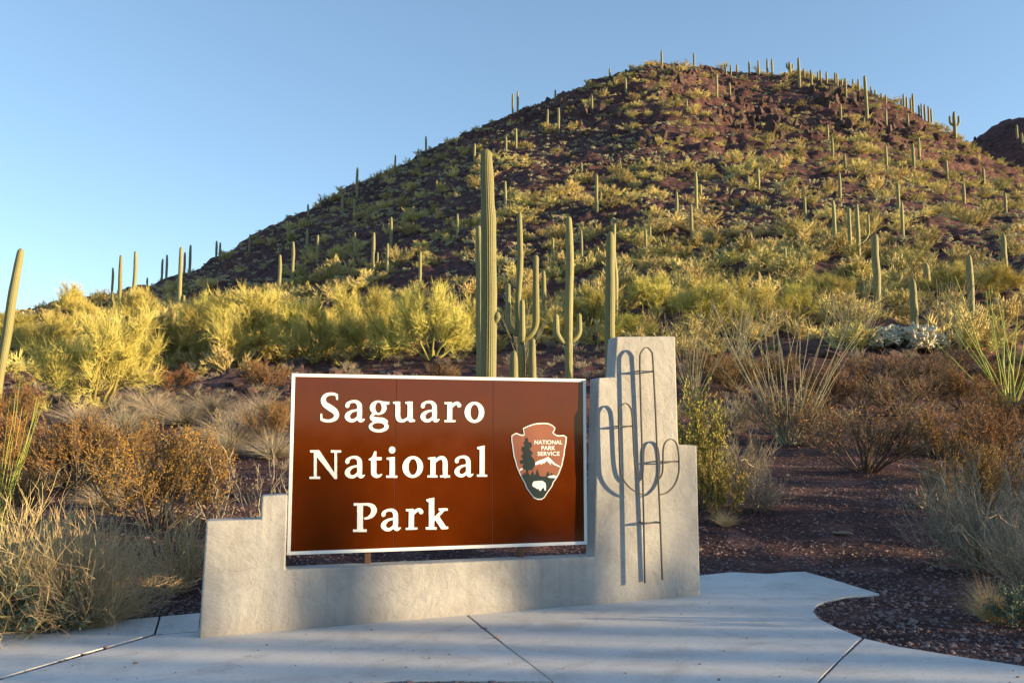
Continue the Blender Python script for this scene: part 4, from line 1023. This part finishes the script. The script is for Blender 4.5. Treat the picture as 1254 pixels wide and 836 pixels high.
plant('ocotillo', OCO[2], 905, 440, 350, 80, 'grey ocotillo among the palo verdes above the pillar', 'ocotillo')
plant('ocotillo', OCO[0], 640, 445, 355, 60, 'grey ocotillo behind the many-armed saguaro', 'ocotillo')
plant('ocotillo', OCG[0], 1236, 492, 345, 130, 'bright green ocotillo standing before the slope saguaro', 'ocotillo')
for x, b, t, w_, k_, lb in ((1108, 432, 396, 62, 0, 'white fuzzy teddy-bear cholla, broadest of its clump'), (1078, 430, 404, 42, 1, 'low white cholla beside the broadest cholla'), (1140, 432, 405, 42, 1, 'white cholla on the far side of the short dark saguaro'), (697, 430, 417, 18, 0, 'small pale cholla at the foot of the two-armed saguaro')):
    plant('cholla', CHO[k_], x, b, t, w_, lb, 'cholla')
RB = ('rusty brown creosote bush on the slope beside the trail', 'rusty bushes beside the trail')
for i, (x, b, t, w_, lb) in enumerate(((1215, 590, 492, 130, 'largest rusty bush, behind the large grey bare-twigged shrub'), (1150, 560, 490, 90, 'rusty bush beside the bare-stemmed bush in the trail'), (1245, 540, 470, 90, 'rusty bush downhill of the bright green ocotillo'), (1100, 510, 455, 90, 'rusty bush downhill of the white cholla clump'), (1055, 500, 455, 70, None),
        (1180, 500, 450, 80, 'rusty bush between the white cholla clump and the green ocotillo'), (1010, 500, 440, 80, 'rusty bush beside the broad grey ocotillo'), (900, 480, 430, 70, 'rusty bush uphill of the yellow-green bush by the pillar'), (1070, 470, 428, 80, 'rusty bush just in front of the low white cholla'), (1130, 480, 430, 80, 'rusty bush just in front of the broadest white cholla'),
        (870, 470, 425, 60, 'small rusty bush at the thin grey ocotillo behind the pillar'), (1230, 480, 440, 70, 'small rusty bush at the foot of the bright green ocotillo'), (950, 470, 430, 60, None), (1170, 455, 425, 60, None), (1000, 545, 490, 70, 'rusty bush between the broad ocotillo and the bare-stemmed bush'), (1195, 640, 540, 110, 'rusty bush amid the grey twigs of the large bare shrub'))):
    plant('creosote_bush', (CRE + BRN)[i % 5], x, b, t, w_, lb or RB[0], 'bush', None if lb else RB[1])
plant('grey_shrub', GRY[0], 1205, 702, 560, 150, 'large grey bare-twigged shrub beside the gravel trail', 'shrub')
plant('grey_shrub', GRY[2], 1262, 722, 600, 130, 'grey bare-twigged shrub behind the rock by the trail', 'shrub')
plant('grass_tuft', GRASS[1], 1216, 762, 700, 60, 'upright pale dry grass tuft beside the pavement and gravel', 'grass')
plant('leafy_bush', SAGE[1], 1252, 770, 708, 60, 'dark green bushy tuft beside the pale grass tuft', 'bush')
for x, b, w_, lb in ((1209, 703, 22, 'blocky tan rock under the grey bare-twigged shrub'), (1032, 655, 26, 'flat reddish rock lying alone on the gravel trail'), (61, 616, 11, 'pale small rock behind the big dry bush')):
    p = hit(x, b); o = link(bpy.data.objects.new('rock', ROCKS[0].copy())); o.data.materials[0] = M['tan_rock']; s_ = w_ / F * p[1] / 2
    o.location = p; o.scale = (s_, s_, s_ * (0.35 if x == 1032 else .8)); tag(o, lb, 'rock')

# plants beyond the right edge of the picture whose long shadows cross the apron
OFF = ('roadside palo verde whose shadow crosses the apron', 'roadside palo verdes')
SH = np.array([SUN_DIR.x, SUN_DIR.y]); SH = SH / np.linalg.norm(SH); SQ = np.array([-SH[1], SH[0]])
ROAD = [(-4.6 + 0.82 * k, 20.5 + 2.8 * RN.random(), 3.65 + 0.5 * RN.random(), 0.85 + 0.3 * RN.random()) for k in range(10)] + [(4.1 + 1.75 * k, 20.5 + 2 * RN.random(), 3.1 - 0.02 * k, 1.7) for k in range(6)] + [(-7, 20, 2.9, 1.6), (-5.8, 22, 3.0, 1.2)]
for i, (q, D, h_, w_) in enumerate(ROAD):
    x, y = SH * D + SQ * q + np.array([0, 7.7])
    put('palo_verde', PV[i % 7], (x, y, float(gz(x, y)) - .03), plane_z(9) + 3.0 * 0 + h_ - float(gz(x, y)) if gz(x, y) > plane_z(9) else h_, w_, *OFF[:1], 'tree', OFF[1])

BEH = ('palo verde across the road from the sign', 'palo verdes across the road')
for i in range(22):
    an = math.radians(145 + 100 * (i + 0.6 * RN.random()) / 22); d_ = 20 + 12 * RN.random(); x, y = math.sin(an) * d_, math.cos(an) * d_
    put('palo_verde', PV[i % 7], (x, y, float(gz(x, y)) - .03), 2.0 + 0.9 * RN.random(), 3.0 + 1.2 * RN.random(), *BEH[:1], 'tree', BEH[1])

# ------------------------------------------------------------------ scattered growth and stones on the hill
def proj(P):
    c, s = math.cos(TILT), math.sin(TILT); d = P[:, 1] * c + P[:, 2] * s; v = -P[:, 1] * s + P[:, 2] * c
    return CX + F * P[:, 0] / d, CY - F * v / d, d
RIDGE = lambda th: np.interp(th, TH, rk[:, 10])
def sample(n, r0, r1, th0=-0.60, th1=0.60, seed=0):
    g = np.random.default_rng(seed); th = th0 + (th1 - th0) * g.random(n); r = np.sqrt(r0**2 + (r1**2 - r0**2) * g.random(n))
    ok = r < RIDGE(th) * 1.02; th, r = th[ok], r[ok]; x, y = np.sin(th) * r, np.cos(th) * r
    return np.stack([x, y, gz(x, y)], 1), g
TRAIL = np.array([(845, 740), (857, 640), (905, 618), (935, 580), (1000, 548), (1110, 548), (1150, 600), (1150, 690), (1190, 720), (1254, 745), (1400, 900), (600, 900)])
def clear(P):
    px, py, d = proj(P); return ~inside(TRAIL, px, py)
def gn_scatter(name, P, rot, scl, var, sources, label, cat):
    me = bpy.data.meshes.new(name); me.vertices.add(len(P)); me.vertices.foreach_set('co', P.astype(np.float32).ravel())
    for an, ty, dat, key in (('rot', 'FLOAT_VECTOR', rot, 'vector'), ('scl', 'FLOAT_VECTOR', scl, 'vector'), ('var', 'INT', var, 'value')):
        at = me.attributes.new(an, ty, 'POINT'); at.data.foreach_set(key, np.ascontiguousarray(dat, np.int32 if ty == 'INT' else np.float32).ravel())
    o = link(bpy.data.objects.new(name, me)); nt = bpy.data.node_groups.new(name, 'GeometryNodeTree')
    nt.interface.new_socket('Geometry', in_out='INPUT', socket_type='NodeSocketGeometry'); nt.interface.new_socket('Geometry', in_out='OUTPUT', socket_type='NodeSocketGeometry')
    n, l = nt.nodes, nt.links; gi, go, jn = n.new('NodeGroupInput'), n.new('NodeGroupOutput'), n.new('GeometryNodeJoinGeometry')
    def na(k, ty): q = n.new('GeometryNodeInputNamedAttribute'); q.data_type = ty; q.inputs[0].default_value = k; return q.outputs[0]
    e2r = n.new('FunctionNodeEulerToRotation'); l.new(na('rot', 'FLOAT_VECTOR'), e2r.inputs[0]); sv = na('scl', 'FLOAT_VECTOR'); vv = na('var', 'INT')
    for k, src in enumerate(sources):
        oi = n.new('GeometryNodeObjectInfo'); oi.transform_space = 'ORIGINAL'; oi.inputs[0].default_value = src; oi.inputs['As Instance'].default_value = True
        cp = n.new('FunctionNodeCompare'); cp.data_type = 'INT'; cp.operation = 'EQUAL'; l.new(vv, cp.inputs[2]); cp.inputs[3].default_value = k
        ip = n.new('GeometryNodeInstanceOnPoints'); l.new(gi.outputs[0], ip.inputs['Points']); l.new(cp.outputs[0], ip.inputs['Selection']); l.new(oi.outputs['Geometry'], ip.inputs['Instance'])
        l.new(e2r.outputs[0], ip.inputs['Rotation']); l.new(sv, ip.inputs['Scale']); l.new(ip.outputs[0], jn.inputs[0])
    l.new(jn.outputs[0], go.inputs[0]); md = o.modifiers.new('scatter', 'NODES'); md.node_group = nt
    return tag(o, label, cat, None, 'stuff')
def populate(name, P, size, meshes, label, cat, group, stuff_name, stuff_label, g, sink=0.05, flat=(1, 1), nmax=300, tilt=0.1):
    """the 300 that show largest are things of their own, the rest one object"""
    px, py, d = proj(P); vis = (px > -15) & (px < 1269) & (py < 836)
    key = np.where(vis, size / d, 0); order = np.argsort(-key); n = min(nmax, int(vis.sum())); var = g.integers(0, len(meshes), len(P))
    var[order[:len(meshes)]] = np.arange(min(len(meshes), len(order)))
    rot = np.stack([g.normal(size=len(P)) * tilt, g.normal(size=len(P)) * tilt, g.random(len(P)) * 6.283], 1)
    hz = flat[0] + (flat[1] - flat[0]) * g.random(len(P)); scl = np.stack([size, size, size * hz], 1)
    Q = P.copy(); Q[:, 2] -= sink * size; src = {}
    for i in order[:n]:
        o = link(bpy.data.objects.new(name, meshes[var[i]])); o.location = Q[i]; o.rotation_euler = rot[i]; o.scale = scl[i]; tag(o, label, cat, group); src.setdefault(int(var[i]), o)
    rest = order[n:]
    if len(rest): gn_scatter(stuff_name, Q[rest], rot[rest], scl[rest], var[rest], [src[k] for k in range(len(meshes))], stuff_label, cat)

# bushes: yellow-green, thicker low on the hill and on its sunny side
P, g = sample(8500, 46, 235, seed=1); th = np.arctan2(P[:, 0], P[:, 1]); r = np.hypot(P[:, 0], P[:, 1])
keep = g.random(len(P)) < np.clip(np.interp(r, [46, 60, 90, 130, 220], [1.0, .9, .55, .32, .20]) * (0.75 + 0.5 * (th > 0.1)) * (0.15 + 3.2 * np.maximum(fbm(P[:, 0] / 17, P[:, 1] / 17, 3, 77) + .22, 0)), 0, 1)
P = P[keep]; P2, g2 = sample(220, 42, 80, 0.05, 0.60, seed=21); P3, g2 = sample(550, 80, 225, 0.12, 0.60, seed=22); P4, g2 = sample(120, 48, 75, -0.5, 0.05, seed=23)
P = np.concatenate([P, P2, P3, P4]); px_, py_, _ = proj(P); P = P[~((px_ > 1050) & (px_ < 1165) & (py_ > 398) & (py_ < 480))]; size = 0.6 + 2.4 * g.random(len(P)) ** 1.9
populate('hill_bush', P, size, FARB, 'rounded yellow-green bush on the rocky hillside', 'bush', 'bushes on the hillside', 'hill_bushes', 'many small yellow-green bushes farther up the hill', g, flat=(.6, 1.0))
# grey low shrubs, everywhere
P, g = sample(9000, 14, 230, seed=2); r = np.hypot(P[:, 0], P[:, 1]); keep = clear(P) & (g.random(len(P)) < np.interp(r, [14, 30, 60, 230], [.45, .45, .5, .3])); P = P[keep]
P2, g2 = sample(260, 13, 48, seed=3); P2 = P2[clear(P2)]; P = np.concatenate([P, P2])
populate('low_shrub', P, 0.30 + 0.45 * g.random(len(P)), FARG, 'low grey-tan twiggy shrub on the stony slope', 'shrub', 'low grey shrubs on the slope', 'low_shrubs', 'many low grey shrubs spread over the slope', g, flat=(.6, 1.0))
# chollas: pale, mostly on the upper slopes, in drifts
P, g = sample(11000, 62, 235, seed=4); r = np.hypot(P[:, 0], P[:, 1])
keep = g.random(len(P)) < np.clip(np.interp(r, [62, 85, 120, 235], [.15, .7, .9, .8]) * (0.35 + 2.6 * np.maximum(fbm(P[:, 0] / 11, P[:, 1] / 11, 3, 55) + .15, 0)), 0, 1); P = P[keep]
populate('hill_cholla', P, 0.75 + 0.85 * g.random(len(P)), FARC, 'pale bushy cholla on the rocky hillside', 'cholla', 'chollas on the hillside', 'hill_chollas', 'many pale chollas farther up the hill', g, sink=0.25, flat=(.7, 1.0))
P, g = sample(1, 1, 2, seed=14); th = 0.46 + 0.16 * g.random(900); r = 195 + 85 * g.random(900); P = np.stack([np.sin(th) * r, np.cos(th) * r, 0 * r], 1); P[:, 2] = gz(P[:, 0], P[:, 1])
populate('shoulder_bush', P, 1.0 + 1.2 * g.random(len(P)), FARB, 'bush on the farther shoulder behind the end of the ridge', 'bush', 'bushes on the farther shoulder', 'shoulder_bushes', 'dark bushes covering the farther shoulder of the hill', g, nmax=5)
# stones
P, g = sample(20000, 30, 235, seed=6); keep = g.random(len(P)) < np.clip(0.55 + 1.6 * fbm(P[:, 0] / 9, P[:, 1] / 9, 3, 66), 0.05, 1); P = P[keep]
populate('hill_rock', P, 0.15 + 0.55 * g.random(len(P)) ** 3, ROCKS, 'dark red stone lying on the hillside', 'rock', 'stones on the hillside', 'hill_stones', 'many dark red stones strewn over the hill', g, sink=0.15, flat=(.5, 1.0), tilt=.4)
# crags in bands near the top
g = np.random.default_rng(8); CP = []
for (x0, y0, x1, y1, n_, sp) in ((765, 88, 875, 92, 45, 4), (870, 148, 1080, 158, 90, 6), (880, 125, 1050, 132, 30, 5), (770, 175, 815, 165, 14, 5), (640, 140, 720, 118, 22, 4), (960, 98, 1060, 126, 30, 5), (1180, 168, 1250, 180, 14, 4), (690, 150, 760, 140, 16, 5), (895, 158, 912, 148, 6, 4), (1070, 150, 1150, 175, 20, 7)):
    for k in range(n_):
        f = (k + g.random()) / n_; CP.append(hit(x0 + (x1 - x0) * f, y0 + (y1 - y0) * f + g.normal() * sp))
CP = np.array(CP)
populate('crag', CP, 0.35 + 0.95 * g.random(len(CP)) ** 2, CRAGS, 'craggy dark red rock jutting from the upper slope', 'rock', 'crags near the hilltop', 'crags', 'x', g, sink=0.25, flat=(.8, 1.4), tilt=.15)
# gravel near the road
g = np.random.default_rng(9); n_ = 70000; th = -0.62 + 1.24 * g.random(n_); r = np.exp(np.log(5.2) + (np.log(26) - np.log(5.2)) * g.random(n_)); P = np.stack([np.sin(th) * r, np.cos(th) * r, 0 * r], 1); P[:, 2] = gz(P[:, 0], P[:, 1])
onp = np.zeros(n_, bool)
for sl in slabs: onp |= inside(np.array([on_pad(*p) for p in sl]), P[:, 0], P[:, 1])
u_ = (P[:, :2] - S0[:2]) @ AX[:2]; v_ = (P[:, :2] - S0[:2]) @ NF[:2]; onp |= (u_ > -.9) & (u_ < 3.9) & (v_ > -.2) & (v_ < .2)
blown = onp & (g.random(n_) < 0.012) & ~((u_ > -.95) & (u_ < 3.95) & (v_ > -.25) & (v_ < .25)); P[blown, 2] = plane_z(P[blown, 0])
P = P[~onp | blown]; sz = (0.006 + 0.020 * g.random(len(P)) ** 3 + 0.030 * g.random(len(P)) ** 40) * np.where(blown[~onp | blown], 0.5, 1.0)
src = []
for k in range(4):
    o = link(bpy.data.objects.new('pebble', PEBS[k])); q = hit(1060 + 25 * k, 668 + 8 * k); o.location = q; o.scale = (.035, .03, .03); tag(o, 'small stone lying loose on the gravel trail', 'stone', 'loose stones on the trail'); src.append(o)
gn_scatter('gravel', P, np.stack([g.normal(size=len(P)) * .3, g.normal(size=len(P)) * .3, g.random(len(P)) * 6.28], 1), np.stack([sz, sz, sz * .8], 1), g.integers(0, 4, len(P)), src, 'reddish gravel scattered over the trail and verges', 'gravel')
